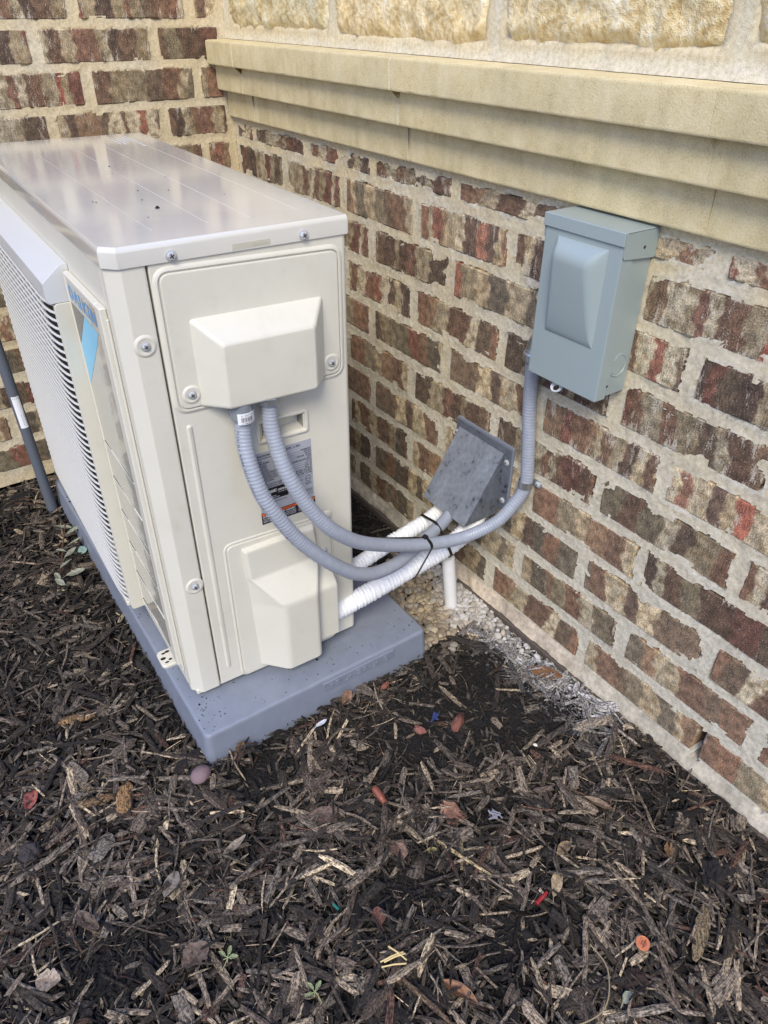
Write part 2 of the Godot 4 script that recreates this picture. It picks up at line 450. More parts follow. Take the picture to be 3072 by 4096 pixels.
# ---------------------------------------------------------------- walls
var brick_cache := {}
func brick_mesh(cell: int, w: float, h: float, crop: float) -> ArrayMesh:
	var key := "%d_%.3f_%.3f" % [cell, w, h]
	if brick_cache.has(key): return brick_cache[key]
	var r := RandomNumberGenerator.new(); r.seed = cell * 7 + int(w * 1000)
	var rim := PackedVector2Array()
	for q in [[-1, -1, 1, -1, 6], [1, -1, 1, 1, 2], [1, 1, -1, 1, 6], [-1, 1, -1, -1, 2]]:
		for k in q[4]:
			var t: float = float(k) / q[4]
			var p := Vector2(lerpf(q[0], q[2], t) * w / 2, lerpf(q[1], q[3], t) * h / 2)
			p -= p.normalized() * r.randf_range(0.0, 0.0022) * (2.0 if k == 0 else 1.0)
			rim.append(p)
	var s := Sheet.new()
	s.loft([at_z(rim, -0.045), at_z(rim, -0.0024), at_z(inset(rim, 0.0024), 0.0)], false, true)
	var off := (0.235 - w) / 0.235 * crop
	for i in s.v.size():
		var a := clampf((s.v[i].x / w + 0.5) * w / 0.235 + off, 0.004, 0.996); var b := clampf(0.5 - s.v[i].y / h, 0.01, 0.99)
		s.uv[i] = Vector2(((cell % 4) + a) / 4.0, ((cell / 4) + b) / 8.0)
	brick_cache[key] = s.mesh(35.0)
	return brick_cache[key]
func gap(rows: Array, u: float, v: float) -> float:       # distance to the nearest unit: > 0 inside it, < 0 in the joint
	var best := -1.0
	for r in rows:
		if v < r[0] - 0.03 or v > r[1] + 0.03: continue
		for q in r[2]:
			if u < q[0] - 0.03 or u > q[1] + 0.03: continue
			best = maxf(best, minf(minf(u - q[0], q[1] - u), minf(v - r[0], r[1] - v)))
	return best
func mortar_sheet(rows: Array, u0: float, u1: float, v0: float, v1: float, cell: float, fr: Transform3D, look: Callable) -> ArrayMesh:
	# look(u, v, d) -> [height, colour]
	var nu := int(ceil((u1 - u0) / cell)); var nv := int(ceil((v1 - v0) / cell))
	var p := PackedVector3Array(); var c := PackedColorArray(); var hh := PackedFloat32Array(); var hn := PackedFloat32Array()
	for j in nv + 1:
		for i in nu + 1:
			var u := lerpf(u0, u1, float(i) / nu); var v := lerpf(v0, v1, float(j) / nv)
			var q: Array = look.call(u, v, gap(rows, u, v))
			p.append(fr * Vector3(u, v, q[0])); c.append(q[1]); hh.append(q[0]); hn.append(q[2] if q.size() > 2 else q[0])
	var nn := PackedVector3Array(); nn.resize(p.size())
	for j in nv + 1:
		for i in nu + 1:
			var i0 := maxi(i - 1, 0); var i1 := mini(i + 1, nu); var j0 := maxi(j - 1, 0); var j1 := mini(j + 1, nv)
			var dx := (hn[j * (nu + 1) + i1] - hn[j * (nu + 1) + i0]) / ((i1 - i0) * cell)
			var dy := (hn[j1 * (nu + 1) + i] - hn[j0 * (nu + 1) + i]) / ((j1 - j0) * cell)
			nn[j * (nu + 1) + i] = (fr.basis * Vector3(-dx, -dy, 1)).normalized()
	var ix := PackedInt32Array()
	for j in nv:
		for i in nu:
			var a := j * (nu + 1) + i
			if hh[a] < -0.007 and hh[a + 1] < -0.007 and hh[a + nu + 1] < -0.007 and hh[a + nu + 2] < -0.007 and hh[a] > -0.012: continue   # wholly hidden behind a brick
			ix.append_array(PackedInt32Array([a, a + nu + 2, a + 1, a, a + nu + 1, a + nu + 2]))
	var arr := []; arr.resize(Mesh.ARRAY_MAX)
	arr[Mesh.ARRAY_VERTEX] = p; arr[Mesh.ARRAY_NORMAL] = nn; arr[Mesh.ARRAY_COLOR] = c; arr[Mesh.ARRAY_INDEX] = ix
	var m := ArrayMesh.new(); m.add_surface_from_arrays(Mesh.PRIMITIVE_TRIANGLES, arr)
	return m
func make_rows(bottoms: Array, h: float, joint_a: float, joint_b: float, pitch: float, lo: float, hi: float, top := 99.0) -> Array:
	var rows := []
	for k in bottoms.size():
		var j: float = joint_a if k % 2 == 0 else joint_b
		while j > lo: j -= pitch
		var list := []
		var a := j
		while a < hi:
			var e := a + pitch
			var x0 := maxf(a + 0.011 + rng.randf_range(-0.002, 0.002), lo); var x1 := minf(e - 0.011 + rng.randf_range(-0.002, 0.002), hi)
			if x1 - x0 > 0.03: list.append([x0, x1])
			a = e
		rows.append([bottoms[k] + rng.randf_range(-0.0015, 0.0015), minf(bottoms[k] + h, top) + rng.randf_range(-0.0015, 0.0015), list])
	return rows
func lay(rows: Array, fr: Transform3D, parent: Node3D, red_share: Callable):
	var last := -1
	for r in rows:
		for q in r[2]:
			var w: float = q[1] - q[0]; var h: float = r[1] - r[0]
			var cell := rng.randi() % 16
			if cell == last: cell = (cell + 5) % 16
			last = cell
			if rng.randf() > float(red_share.call((q[0] + q[1]) / 2, r[0])): cell += 16
			var o := put("brick", brick_mesh(cell, snappedf(w, 0.003), snappedf(h, 0.003), rng.randf()), M.brick, parent)
			var t := Transform3D(Basis.from_euler(Vector3(rng.randf_range(-0.006, 0.006), rng.randf_range(-0.004, 0.004), rng.randf_range(-0.004, 0.004) + (PI if rng.randf() < 0.5 else 0.0))), Vector3((q[0] + q[1]) / 2, (r[0] + r[1]) / 2, rng.randf_range(-0.001, 0.0012)))
			o.transform = fr * t

func build_walls():
	var fa := Transform3D(Basis(Vector3(0, 0, 1), Vector3(0, 1, 0), Vector3(-1, 0, 0)), Vector3.ZERO)      # u is z, height is -x
	var fb := Transform3D.IDENTITY                                                                          # u is x, height is z
	var e1 := noise(51, 55.0, 2); var e2 := noise(52, 14.0, 2); var e3 := noise(53, 260.0, 2); var e4 := noise(54, 4.0, 2)
	var warm := Color(0.96, 0.91, 0.8); var chalk := Color(1.0, 0.99, 0.96); var dusk := Color(0.82, 0.8, 0.76)
	# the right wall: brick below the ledge
	var rows := make_rows([0.779, 0.697, 0.615, 0.5325, 0.45, 0.368, 0.286, 0.203, 0.121, 0.039], 0.0645, 0.872, 0.764, 0.2565, 0.012, 2.7, 0.811)
	rows[9] = make_rows([0.039], 0.0645, 1.5685, 0.0, 0.2565, 0.012, 2.7)[0]
	for q in rows[9][2]:                                  # the open weep joint is a narrow one
		if absf(q[1] - 1.5575) < 0.006: q[1] = 1.5635
		if absf(q[0] - 1.5795) < 0.006: q[0] = 1.5735
	var wall := thing("brick_wall", "long brown brick wall with smeared pale mortar below the cast stone ledge", "brick wall")
	var look := func(u: float, v: float, d: float) -> Array:
		var n := e1.get_noise_2d(u, v); var b := e2.get_noise_2d(u, v)
		var dd := d + n * 0.0042 + b * 0.0062 + e3.get_noise_2d(u * 0.6, v * 0.6) * 0.0016 - 0.0002
		dd -= 0.011 * smoothstep(0.22, 0.5, e2.get_noise_2d(u * 0.75 + 77, v * 1.15)) + 0.002      # smears that run over the faces
		dd += 0.002
		var top := 0.0009 + 0.0011 * b + 0.0007 * n - 0.0005 * smoothstep(-0.004, -0.009, dd) + e3.get_noise_2d(u, v) * 0.0005
		var h := lerpf(top, -0.009, smoothstep(0.0, 0.0026, dd))       # the skin of mortar ends on the brick with a crisp edge
		if v < 0.036: h = lerpf(0.0125, 0.003, smoothstep(0.008, 0.038, v)) + 0.0026 * b + 0.0016 * n
		if absf(u - 1.5685 + (v - 0.08) * 0.06) < 0.0068 and v > 0.036 and v < 0.101: h = -0.06
		var low := smoothstep(0.55, 0.2, v)
		var c := warm.lerp(Color(0.89, 0.89, 0.88), low)
		c = c.lerp(Color(1.0, 0.9, 0.68), 0.8 * smoothstep(0.6, 0.8, v))
		c = c.lerp(chalk, clampf(e4.get_noise_2d(u + 3, v * 1.5) * 1.4 + 0.1, 0, 0.7))
		c = c.lerp(dusk, clampf(-e2.get_noise_2d(u * 0.6, v + 9) * 0.9, 0, 0.5))
		c = c.lerp(Color(1.12, 1.13, 1.14), clampf(smoothstep(0.006, 0.0, absf(dd + 0.001)) * (0.35 + 1.6 * e2.get_noise_2d(u * 0.8 + 31, v * 1.4)), 0, 0.85))
		if v < 0.04: c = Color(0.66, 0.65, 0.64).lerp(Color(0.86, 0.78, 0.77), 0.8 * smoothstep(0.85, 0.95, u) * smoothstep(1.4, 1.2, u)) * (1.0 + 0.4 * b + 0.2 * n)
		return [h, c, top if v > 0.04 else h]
	put("mortar", mortar_sheet(rows, 0.0, 2.7, 0.012, 0.8235, 0.0036, fa, look), M.mortar, wall)
	var s := Sheet.new(); s.box(Vector3(0.028, -0.05, -0.4), Vector3(0.22, 0.8235, 2.7)); put("wall_core", s.mesh(0), M.footing, wall)
	s = Sheet.new(); s.box(Vector3(-0.0155, -0.06, 0.001), Vector3(0.02, 0.0095, 2.7), 0.002); put("footing_strip", s.mesh(0), M.footing, wall)
	lay(rows, fa, wall, func(u, v): return clampf(0.15 + 1.9 * (v - 0.26), 0.1, 0.92))
	# the back wall
	var bot := [0.042, 0.127, 0.2125, 0.297, 0.379, 0.46, 0.542, 0.624, 0.706, 0.787, 0.866, 0.944, 1.0235, 1.104, 1.185, 1.266, 1.347, 1.428, 1.509, 1.59]
	var rows_b := make_rows(bot, 0.0635, -0.085, -0.178, 0.2575, -2.0, -0.02)
	var back := thing("brick_wall", "brown brick wall with cream mortar standing across the back behind the grey outdoor unit", "brick wall")
	var look_b := func(u: float, v: float, d: float) -> Array:
		var n := e1.get_noise_2d(u + 7, v); var b := e2.get_noise_2d(u + 7, v)
		var dd := d + n * 0.0036 + b * 0.005 - 0.0005 - 0.009 * smoothstep(0.25, 0.5, e2.get_noise_2d(u * 0.75 + 7, v * 1.15))
		var top := 0.0002 + 0.001 * b + 0.0006 * n - 0.0011 * smoothstep(-0.003, -0.009, dd) + e3.get_noise_2d(u, v) * 0.0005
		var h := lerpf(top, -0.009, smoothstep(0.0, 0.0036, dd))
		if v < 0.036: h = 0.006 + 0.002 * b
		var c := Color(1.0, 0.91, 0.74).lerp(chalk, clampf(e4.get_noise_2d(u + 3, v * 1.5) * 1.2 + smoothstep(0.5, 0.2, v) * 0.4, 0, 0.6))
		return [h, c, top]
	put("mortar", mortar_sheet(rows_b, -2.0, 0.0, 0.005, 1.66, 0.006, fb, look_b), M.mortar, back)
	s = Sheet.new(); s.box(Vector3(-2.0, -0.05, -0.03), Vector3(-0.0, 1.66, -0.22)); put("wall_core", s.mesh(0), M.footing, back)
	lay(rows_b, fb, back, func(u, v): return clampf(0.1 + 0.75 * v, 0.1, 0.72))
	# the cast stone ledge: three stepped fascias, cut into lengths
	var ledge := thing("stone_ledge", "tan cast stone ledge of three stepped courses running above the electrical box", "ledge")
	var prof := [Vector2(0.12, 0.987), Vector2(-0.052, 0.9845), Vector2(-0.0562, 0.9832), Vector2(-0.0579, 0.9795), Vector2(-0.0574, 0.9395), Vector2(-0.0555, 0.9362), Vector2(-0.052, 0.9355), Vector2(-0.0392, 0.9375), Vector2(-0.0392, 0.935), Vector2(-0.0386, 0.8865), Vector2(-0.0368, 0.8832), Vector2(-0.0335, 0.8825), Vector2(-0.0155, 0.8848), Vector2(-0.0155, 0.882), Vector2(-0.0150, 0.8285), Vector2(-0.013, 0.8248), Vector2(-0.0095, 0.824), Vector2(0.12, 0.824)]
	var cuts := [0.0015, 0.146, 0.7565, 1.367, 1.977, 2.7]
	var wob := noise(57, 6.0, 3)
	for k in cuts.size() - 1:
		s = Sheet.new()
		var z0: float = cuts[k] + 0.0022; var z1: float = cuts[k + 1] - 0.0022
		if k == 2: z1 += 0.0021
		if k == 3: z0 -= 0.0021
		var loops := []
		var n := int(ceil((z1 - z0) / 0.012))
		for i in n + 3:
			var t := clampf((i - 1.0) / n, 0, 1)
			var z := lerpf(z0, z1, t)
			var l := PackedVector3Array()
			for q in prof:
				var x: float = q.x + (0.0004 * wob.get_noise_2d(z * 2, q.y * 12) if q.x < 0.0 else 0.0)
				if (i == 0 or i == n + 2) and q.x < 0.0: x += (0.0002 if (k == 2 and i > 0) or (k == 3 and i == 0) else 0.0018)
				l.append(Vector3(x, q.y + 0.0003 * wob.get_noise_2d(z * 3 + 40, q.y * 3), z + (0.0018 if i == 1 else (-0.0018 if i == n + 1 else 0.0))))
			loops.append(l)
		s.c = [Color(0.84, 0.83, 0.8), Color(0.86, 0.85, 0.82), Color(0.9, 0.88, 0.83), Color(0.89, 0.87, 0.81), Color(0.85, 0.84, 0.8)][k]
		s.loft(loops, true, true)
		var tint := s.c
		for i in s.v.size():                                # weathering: broad stains and faint runs down the face
			var p := s.v[i]
			var w := 0.5 * wob.get_noise_2d(p.z * 1.3, p.y * 3.0) + 0.6 * wob.get_noise_2d(p.z * 7.0 + 30.0, p.y * 0.8) * smoothstep(0.0, 0.03, 0.99 - p.y)
			s.col[i] = tint * lerpf(1.04, 0.83, clampf(0.45 + w, 0, 1)) * Color(1.0, 0.985, 0.95)
		put("ledge_stone", s.mesh(32.0), M.cast, ledge)
	for k in [1, 2, 4]:
		s = Sheet.new()
		s.c = Color(0.95, 0.93, 0.86)
		var l0 := PackedVector3Array(); var l1 := PackedVector3Array()
		for q in prof: l0.append(Vector3(q.x + (0.0016 if q.x < 0 else 0.0), q.y, cuts[k] - 0.0035)); l1.append(Vector3(q.x + (0.0016 if q.x < 0 else 0.0), q.y, cuts[k] + 0.0035))
		s.loft([l0, l1], false, false)
		put("mortar", s.mesh(20.0), M.mortar, ledge)
	# the rough limestone above it
	var stone := thing("stone_wall", "rough cream limestone block wall standing on top of the ledge", "stone wall")
	var blocks := [[0.03, 0.478, 1.002, 1.20], [0.492, 0.935, 1.000, 1.19], [0.955, 1.333, 1.006, 1.22], [1.349, 1.80, 1.010, 1.2], [1.82, 2.2, 1.005, 1.21], [2.22, 2.66, 1.004, 1.2],
		[0.03, 0.30, 1.222, 1.42], [0.32, 0.76, 1.215, 1.43], [0.78, 1.16, 1.24, 1.42], [1.18, 1.62, 1.235, 1.44], [1.64, 2.1, 1.235, 1.42], [2.12, 2.66, 1.23, 1.43], [0.03, 0.5, 1.445, 1.65], [0.52, 0.9, 1.45, 1.65], [0.92, 1.4, 1.46, 1.65], [1.42, 1.9, 1.46, 1.65], [1.92, 2.66, 1.45, 1.65]]
	var rs := []
	for q in blocks: rs.append([q[2], q[3], [[q[0], q[1]]]])
	var look_s := func(u: float, v: float, d: float) -> Array:
		var n := e1.get_noise_2d(u + 17, v); var b := e2.get_noise_2d(u + 17, v)
		var h := 0.001 + 0.0022 * b + 0.0008 * n
		if d > 0.012: h = -0.009
		if v < 1.0: h += 0.003 * smoothstep(1.0, 0.988, v)
		var c := Color(1.06, 1.04, 0.99).lerp(Color(0.98, 0.9, 0.72), clampf(smoothstep(-0.012, 0.002, d) * 0.7 + b * 0.3, 0, 1))
		return [h, c]
	put("mortar", mortar_sheet(rs, 0.0, 2.7, 0.986, 1.66, 0.007, fa, look_s), M.mortar, stone)
	s = Sheet.new(); s.box(Vector3(0.03, 0.988, -0.4), Vector3(0.22, 1.66, 2.7)); put("wall_core", s.mesh(0), M.footing, stone)
	var r1 := noise(61, 9.0, 4, FastNoiseLite.TYPE_SIMPLEX_SMOOTH, true); var r2 := noise(62, 60.0, 3); var r3 := noise(63, 16.0, 2)
	var tints := [Color(0.84, 0.86, 0.8), Color(1.0, 0.95, 0.82), Color(0.95, 0.93, 0.83), Color(0.85, 0.84, 0.77), Color(0.94, 0.91, 0.82)]
	for k in blocks.size():
		var q: Array = blocks[k]
		var step := 0.006 if k < 4 else 0.016
		var nu := int((q[1] - q[0]) / step); var nv := int((q[3] - q[2]) / step)
		var g := []
		var cols := []
		for j in nv + 1:
			for i in nu + 1:
				var a := float(i) / nu; var b := float(j) / nv
				var u := lerpf(q[0], q[1], a); var v := lerpf(q[2], q[3], b)
				var rim := minf(minf(a * nu, (nu - i)), minf(b * nv, nv - j)) * step
				var corner := clampf(1.0 - Vector2(minf(a, 1 - a) * (q[1] - q[0]), minf(b, 1 - b) * (q[3] - q[2])).length() / 0.035, 0, 1)
				var pull := smoothstep(0.04, 0.0, rim)
				u += r3.get_noise_2d(u + k, v) * 0.009 * pull + (0.5 - a) * 0.02 * corner
				v += r3.get_noise_2d(u + 50 + k, v) * 0.011 * pull + (0.5 - b) * 0.03 * corner
				var h := -0.006 + 0.013 * sqrt(smoothstep(0.0, 0.03, rim)) - 0.003 * corner
				h += (r1.get_noise_2d(u + k * 3.1, v * 1.6) - 0.2) * 0.0065 * smoothstep(0.0, 0.02, rim) + r2.get_noise_2d(u, v) * 0.003
				g.append(fa * Vector3(u, v, h))
				cols.append((tints[k % 5] as Color).lerp(Color(0.98, 0.98, 0.95), clampf(r3.get_noise_2d(u * 0.6 + 9, v * 0.8) * 1.3, 0, 0.6)).lerp(Color(0.95, 0.78, 0.48), clampf(smoothstep(0.012, 0.0, rim) * 0.3 + r3.get_noise_2d(u * 1.2 + 90, v) * 0.4, 0, 0.34)))
		var ix := PackedInt32Array()
		for j in nv:
			for i in nu:
				var a := j * (nu + 1) + i
				ix.append_array(PackedInt32Array([a, a + nu + 2, a + 1, a, a + nu + 1, a + nu + 2]))
		var st := SurfaceTool.new(); st.begin(Mesh.PRIMITIVE_TRIANGLES); st.set_smooth_group(0)
		for i in g.size(): st.set_color(cols[i]); st.add_vertex(g[i])
		for i in ix: st.add_index(i)
		st.generate_normals()
		put("limestone_block", st.commit(), M.lime, stone)

# ---------------------------------------------------------------- the outdoor unit (its own axes: front is x = -0.3244, back x = 0, near side z = 0, far side z = -0.874, y from the pad)
func screw(at: Vector3, axis: Vector3, parent: Node, r := 0.0052):
	var s := Sheet.new()
	var f := facing(at, axis)
	lathe(s, [[r * 1.25, 0.0], [r * 1.25, 0.001], [r * 0.95, 0.0013]], f, 16, true)
	lathe(s, [[r * 0.92, 0.001], [r * 0.92, 0.0034], [r * 0.8, 0.0044], [0.0004, 0.0047]], f, 6, true)
	var o := put("screw", s.mesh(30.0), M.screw, parent)
	s = Sheet.new()
	for k in 2:
		var a := f.basis.x.rotated(axis.normalized(), 0.5 + k * PI / 2); var b := axis.normalized().cross(a)
		var c := at + axis.normalized() * 0.00485
		s.quad(c - a * r * 0.55 - b * r * 0.13, c + a * r * 0.55 - b * r * 0.13, c + a * r * 0.55 + b * r * 0.13 + axis * 0.0, c - a * r * 0.55 + b * r * 0.13)
		for i in range(s.v.size() - 6, s.v.size()): s.v[i] += axis.normalized() * 0.0001 * k
	put("cross_slot", s.mesh(0), M.slot, o)
func dish(s: Sheet, at: Vector3, r := 0.015):           # pressed ring round a screw on the near side
	s.loft([at_z(shift(ring_poly(r), Vector2(at.x, at.y)), at.z), at_z(shift(ring_poly(r * 0.82), Vector2(at.x, at.y)), at.z + 0.0019), at_z(shift(ring_poly(r * 0.68), Vector2(at.x, at.y)), at.z + 0.0019), at_z(shift(ring_poly(r * 0.42), Vector2(at.x, at.y)), at.z + 0.0004)], false, true)
func build_unit():
	var u := thing("outdoor_unit", "cream heat pump outdoor unit with grille front standing on the grey pad", "heat pump", UNIT_AT, UNIT_TURN)
	unit_xf = u.transform
	var F := -0.3244
	var s := Sheet.new()
	# inner body, dark where the seams let one see it
	s.box(Vector3(F + 0.022, 0.016, -0.86), Vector3(-0.014, 0.738, -0.034)); put("inner_frame", s.mesh(0), M.fin, u)
	# near side panel, wrapping round the back corner
	s = Sheet.new()
	var side := [Vector2(-0.2752, -0.02)]
	side.append(Vector2(-0.2752, -0.0012)); side.append(Vector2(-0.274, 0.0))
	for k in 6: side.append(Vector2(-0.009 + 0.009 * sin(k * PI / 10), -0.009 + 0.009 * cos(k * PI / 10)))
	side.append(Vector2(0.0, -0.24)); side.append(Vector2(-0.004, -0.24))
	# in three storeys, so that the middle one leaves an opening for the grip recess
	var hx0 := -0.1527; var hx1 := -0.0845; var hy0 := 0.4665; var hy1 := 0.4905
	s.loft([at_y(PackedVector2Array(side), 0.0135), at_y(PackedVector2Array(side), hy0)], true, false)
	s.loft([at_y(PackedVector2Array(side), hy1), at_y(PackedVector2Array(side), 0.7405)], false, true)
	var left := PackedVector2Array([Vector2(-0.2752, -0.02), Vector2(-0.2752, -0.0012), Vector2(-0.274, 0.0), Vector2(hx0, 0.0), Vector2(hx0, -0.02)])
	var right := PackedVector2Array([Vector2(hx1, -0.02), Vector2(hx1, 0.0)])
	for k in range(3, side.size()): right.append(side[k])
	s.loft([at_y(left, hy0), at_y(left, hy1)], false, false)
	s.loft([at_y(right, hy0), at_y(right, hy1)], false, false)
	var w0 := s.v.size()
	s.quad(Vector3(hx0, hy0, 0), Vector3(hx1, hy0, 0), Vector3(hx1, hy0 + 0.003, -0.02), Vector3(hx0, hy0 + 0.003, -0.02))
	s.quad(Vector3(hx0, hy1, 0), Vector3(hx0, hy1, -0.02), Vector3(hx1, hy1, -0.02), Vector3(hx1, hy1, 0))
	s.quad(Vector3(hx0, hy0, -0.02), Vector3(hx1, hy0, -0.02), Vector3(hx1, hy1, -0.02), Vector3(hx0, hy1, -0.02))
	s.quad(Vector3(hx0, hy0, 0), Vector3(hx0, hy0, -0.02), Vector3(hx0, hy1, -0.02), Vector3(hx0, hy1, 0))
	s.quad(Vector3(hx1, hy0, -0.02), Vector3(hx1, hy0, 0), Vector3(hx1, hy1, 0), Vector3(hx1, hy1, -0.02))
	# rib pressed into it
	for q in [[-0.2575, 0.045, 0.52]]:
		var w := 0.0045
		s.loft([at_z(rrect(q[0] - w, q[1], q[0] + w, q[2], w), 0.0), at_z(inset(rrect(q[0] - w, q[1], q[0] + w, q[2], w), 0.0018), 0.0017), at_z(inset(rrect(q[0] - w, q[1], q[0] + w, q[2], w), 0.0035), 0.002)], false, true)
	# raised rim round the service plate
	var plate := round_poly([Vector2(-0.2655, 0.5455), Vector2(-0.2655, 0.7265), Vector2(-0.0178, 0.7205), Vector2(-0.0178, 0.5425)], 0.013, 5)
	s.loft([at_z(inset(plate, -0.0085), 0.0002), at_z(inset(plate, -0.0055), 0.0024), at_z(inset(plate, -0.0028), 0.0026), at_z(inset(plate, -0.0014), 0.0002)], false, false)
	put("side_panel", s.mesh(35.0), M.cream, u)
	# back, far side and base
	s = Sheet.new(); s.box(Vector3(-0.01, 0.0135, -0.2425), Vector3(0.0, 0.7405, -0.874), 0.002); s.box(Vector3(F, 0.0135, -0.874), Vector3(-0.012, 0.7405, -0.862), 0.002); put("back_panel", s.mesh(30.0), M.cream, u)
	s = Sheet.new(); s.box(Vector3(F + 0.006, 0.006, -0.868), Vector3(-0.004, 0.0155, -0.006), 0.001); put("base_pan", s.mesh(30.0), M.cream, u)
	# front corner panel with its two bevelled faces
	s = Sheet.new()
	var corner := round_poly([Vector2(F, -0.0325), Vector2(F, -0.0175), Vector2(-0.3085, 0.0), Vector2(-0.2776, 0.0), Vector2(-0.2776, -0.02), Vector2(-0.31, -0.0325)], 0.004, 3)
	s.loft([at_y(corner, 0.0118), at_y(corner, 0.7405)])
	dish(s, Vector3(-0.2957, 0.6419, 0.0001)); dish(s, Vector3(-0.2907, 0.2454, 0.0001))
	put("corner_panel", s.mesh(40.0), M.cream, u)
	# front panel (steel sheet) with the dark fan opening behind the grille
	s = Sheet.new(); s.box(Vector3(F, 0.0135, -0.862), Vector3(F + 0.004, 0.7405, -0.033), 0.0005); put("front_panel", s.mesh(30.0), M.cream, u)
	s = Sheet.new(); s.box(Vector3(F - 0.001, 0.075, -0.83), Vector3(F - 0.0002, 0.655, -0.236)); put("fan_opening", s.mesh(0), M.black_gap, u)
	# lid
	s = Sheet.new()
	var lid := round_poly([Vector2(F - 0.0025, -0.877), Vector2(F - 0.0025, -0.0138), Vector2(-0.3108, 0.0025), Vector2(0.0025, 0.0025), Vector2(0.0025, -0.877)], 0.004, 3)
	s.loft([at_y(inset(lid, 0.004), 0.7395), at_y(inset(lid, 0.0004), 0.7392), at_y(lid, 0.7402), at_y(lid, 0.7568), at_y(inset(lid, 0.0007), 0.7598), at_y(inset(lid, 0.0018), 0.7622), at_y(inset(lid, 0.0029), 0.7635), at_y(inset(lid, 0.0029), 0.7641)])
	var L := put("lid", s.mesh(50.0), M.lid, u)
	for x in [-0.248, -0.175, -0.116, -0.043]:             # long pressed lines along the lid
		s = Sheet.new()
		s.box(Vector3(x - 0.0009, 0.7636, -0.85), Vector3(x + 0.0009, 0.76445, -0.055), 0.00025); put("pressed_line", s.mesh(40.0), M.lid, L)
	s = Sheet.new()                                       # moulded print near the far back corner
	for k in 5: s.box(Vector3(-0.083 + k * 0.0085, 0.7642, -0.83 + (0.0 if k > 1 else 0.03)), Vector3(-0.0795 + k * 0.0085, 0.76455, [-0.74, -0.735, -0.75, -0.765, -0.695][k]))
	put("stamped_mark", s.mesh(0), M.cap, L)
	s = Sheet.new()
	for q in [[-0.2027, -0.1648, 0.0034], [-0.2, -0.174, 0.0018], [-0.267, -0.249, 0.0012], [-0.264, -0.243, 0.0012], [-0.2046, -0.2253, 0.0013], [-0.19, -0.29, 0.0014], [-0.15, -0.27, 0.0013], [-0.17, -0.51, 0.0016], [-0.12, -0.37, 0.001], [-0.23, -0.12, 0.001], [-0.09, -0.2, 0.001]]:
		lathe(s, [[q[2], 0.0], [q[2] * 0.8, q[2] * 0.5], [0.0002, q[2] * 0.6]], Transform3D(Basis(), Vector3(q[0], 0.7641, q[1])), 6, false)
	tag(put("grit", s.mesh(50.0), M.soil, L), "", "", "", "stuff")
	for q in [Vector3(-0.2462, 0.7465, 0.0026), Vector3(-0.0673, 0.7465, 0.0026)]: screw(q, Vector3(0, 0, 1), u, 0.0056)
	for q in [Vector3(-0.2957, 0.6419, 0.0008), Vector3(-0.2907, 0.2454, 0.0008)]: screw(q, Vector3(0, 0, 1), u, 0.005)
	s = Sheet.new(); s.quad(Vector3(-0.168, 0.741, 0.0029), Vector3(-0.1155, 0.7415, 0.0029), Vector3(-0.115, 0.749, 0.0029), Vector3(-0.1672, 0.7488, 0.0029)); s.quad(Vector3(-0.14, 0.7425, 0.0031), Vector3(-0.117, 0.744, 0.0031), Vector3(-0.117, 0.7455, 0.0031), Vector3(-0.141, 0.7462, 0.0031)); put("clear_tape", s.mesh(0), M.tape, u)
	# service plate and its hood
	s = Sheet.new(); slab(s, plate, 0.0003, 0.0042, 0.0022)
	dish(s, Vector3(-0.2483, 0.5651, 0.0043), 0.0135); dish(s, Vector3(-0.0339, 0.5617, 0.0043), 0.0135)
	var P := put("service_cover", s.mesh(40.0), M.cream_plastic, u)
	for q in [Vector3(-0.2483, 0.5651, 0.0048), Vector3(-0.0339, 0.5617, 0.0048)]: screw(q, Vector3(0, 0, 1), u, 0.0052)
	s = Sheet.new()
	var hb := round_poly([Vector2(-0.2386, 0.5435), Vector2(-0.2386, 0.668), Vector2(-0.0425, 0.664), Vector2(-0.0425, 0.5405)], 0.006, 4)
	var hf := round_poly([Vector2(-0.2115, 0.5475), Vector2(-0.2105, 0.6385), Vector2(-0.0757, 0.637), Vector2(-0.0757, 0.5445)], 0.006, 4)
	var loops := []
	for k in 5:
		var t: float = k / 4.0 * 0.9
		var l := PackedVector3Array()
		for i in hb.size():
			var p := hb[i].lerp(hf[i], t); l.append(Vector3(p.x, p.y, lerpf(0.002, 0.0405, t)))
		loops.append(l)
	loops.append(at_z(inset(hf, -0.0003), 0.0385)); loops.append(at_z(inset(hf, 0.0012), 0.0398)); loops.append(at_z(inset(hf, 0.0038), 0.0405))
	s.loft(loops); put("hood", s.mesh(48.0), M.cream_plastic, P)
	# grip recess: a frame round a hollow with a sloping scoop
	s = Sheet.new()
	var ho := round_poly([Vector2(-0.1612, 0.4595), Vector2(-0.1612, 0.4985), Vector2(-0.076, 0.4975), Vector2(-0.076, 0.4585)], 0.006, 4)
	s.loft([at_z(ho, 0.0003), at_z(inset(ho, 0.0006), 0.0026), at_z(inset(ho, 0.0022), 0.0034), at_z(inset(ho, 0.0048), 0.0032), at_z(inset(ho, 0.0062), 0.002), at_z(inset(ho, 0.0078), -0.004)], false, false)
	var H := put("handle", s.mesh(45.0), M.cream, u)
	s = Sheet.new()
	s.loft([PackedVector3Array([Vector3(-0.14, 0.4905, -0.0195), Vector3(-0.14, 0.4905, -0.004), Vector3(-0.136, 0.478, -0.012), Vector3(-0.134, 0.474, -0.0195)]), PackedVector3Array([Vector3(-0.097, 0.4905, -0.0195), Vector3(-0.097, 0.4905, -0.004), Vector3(-0.101, 0.478, -0.012), Vector3(-0.103, 0.474, -0.0195)])])
	put("scoop", s.mesh(0), M.cream_plastic, H)
	name_plate(u)
	valve_cover(u)
	grille(u)
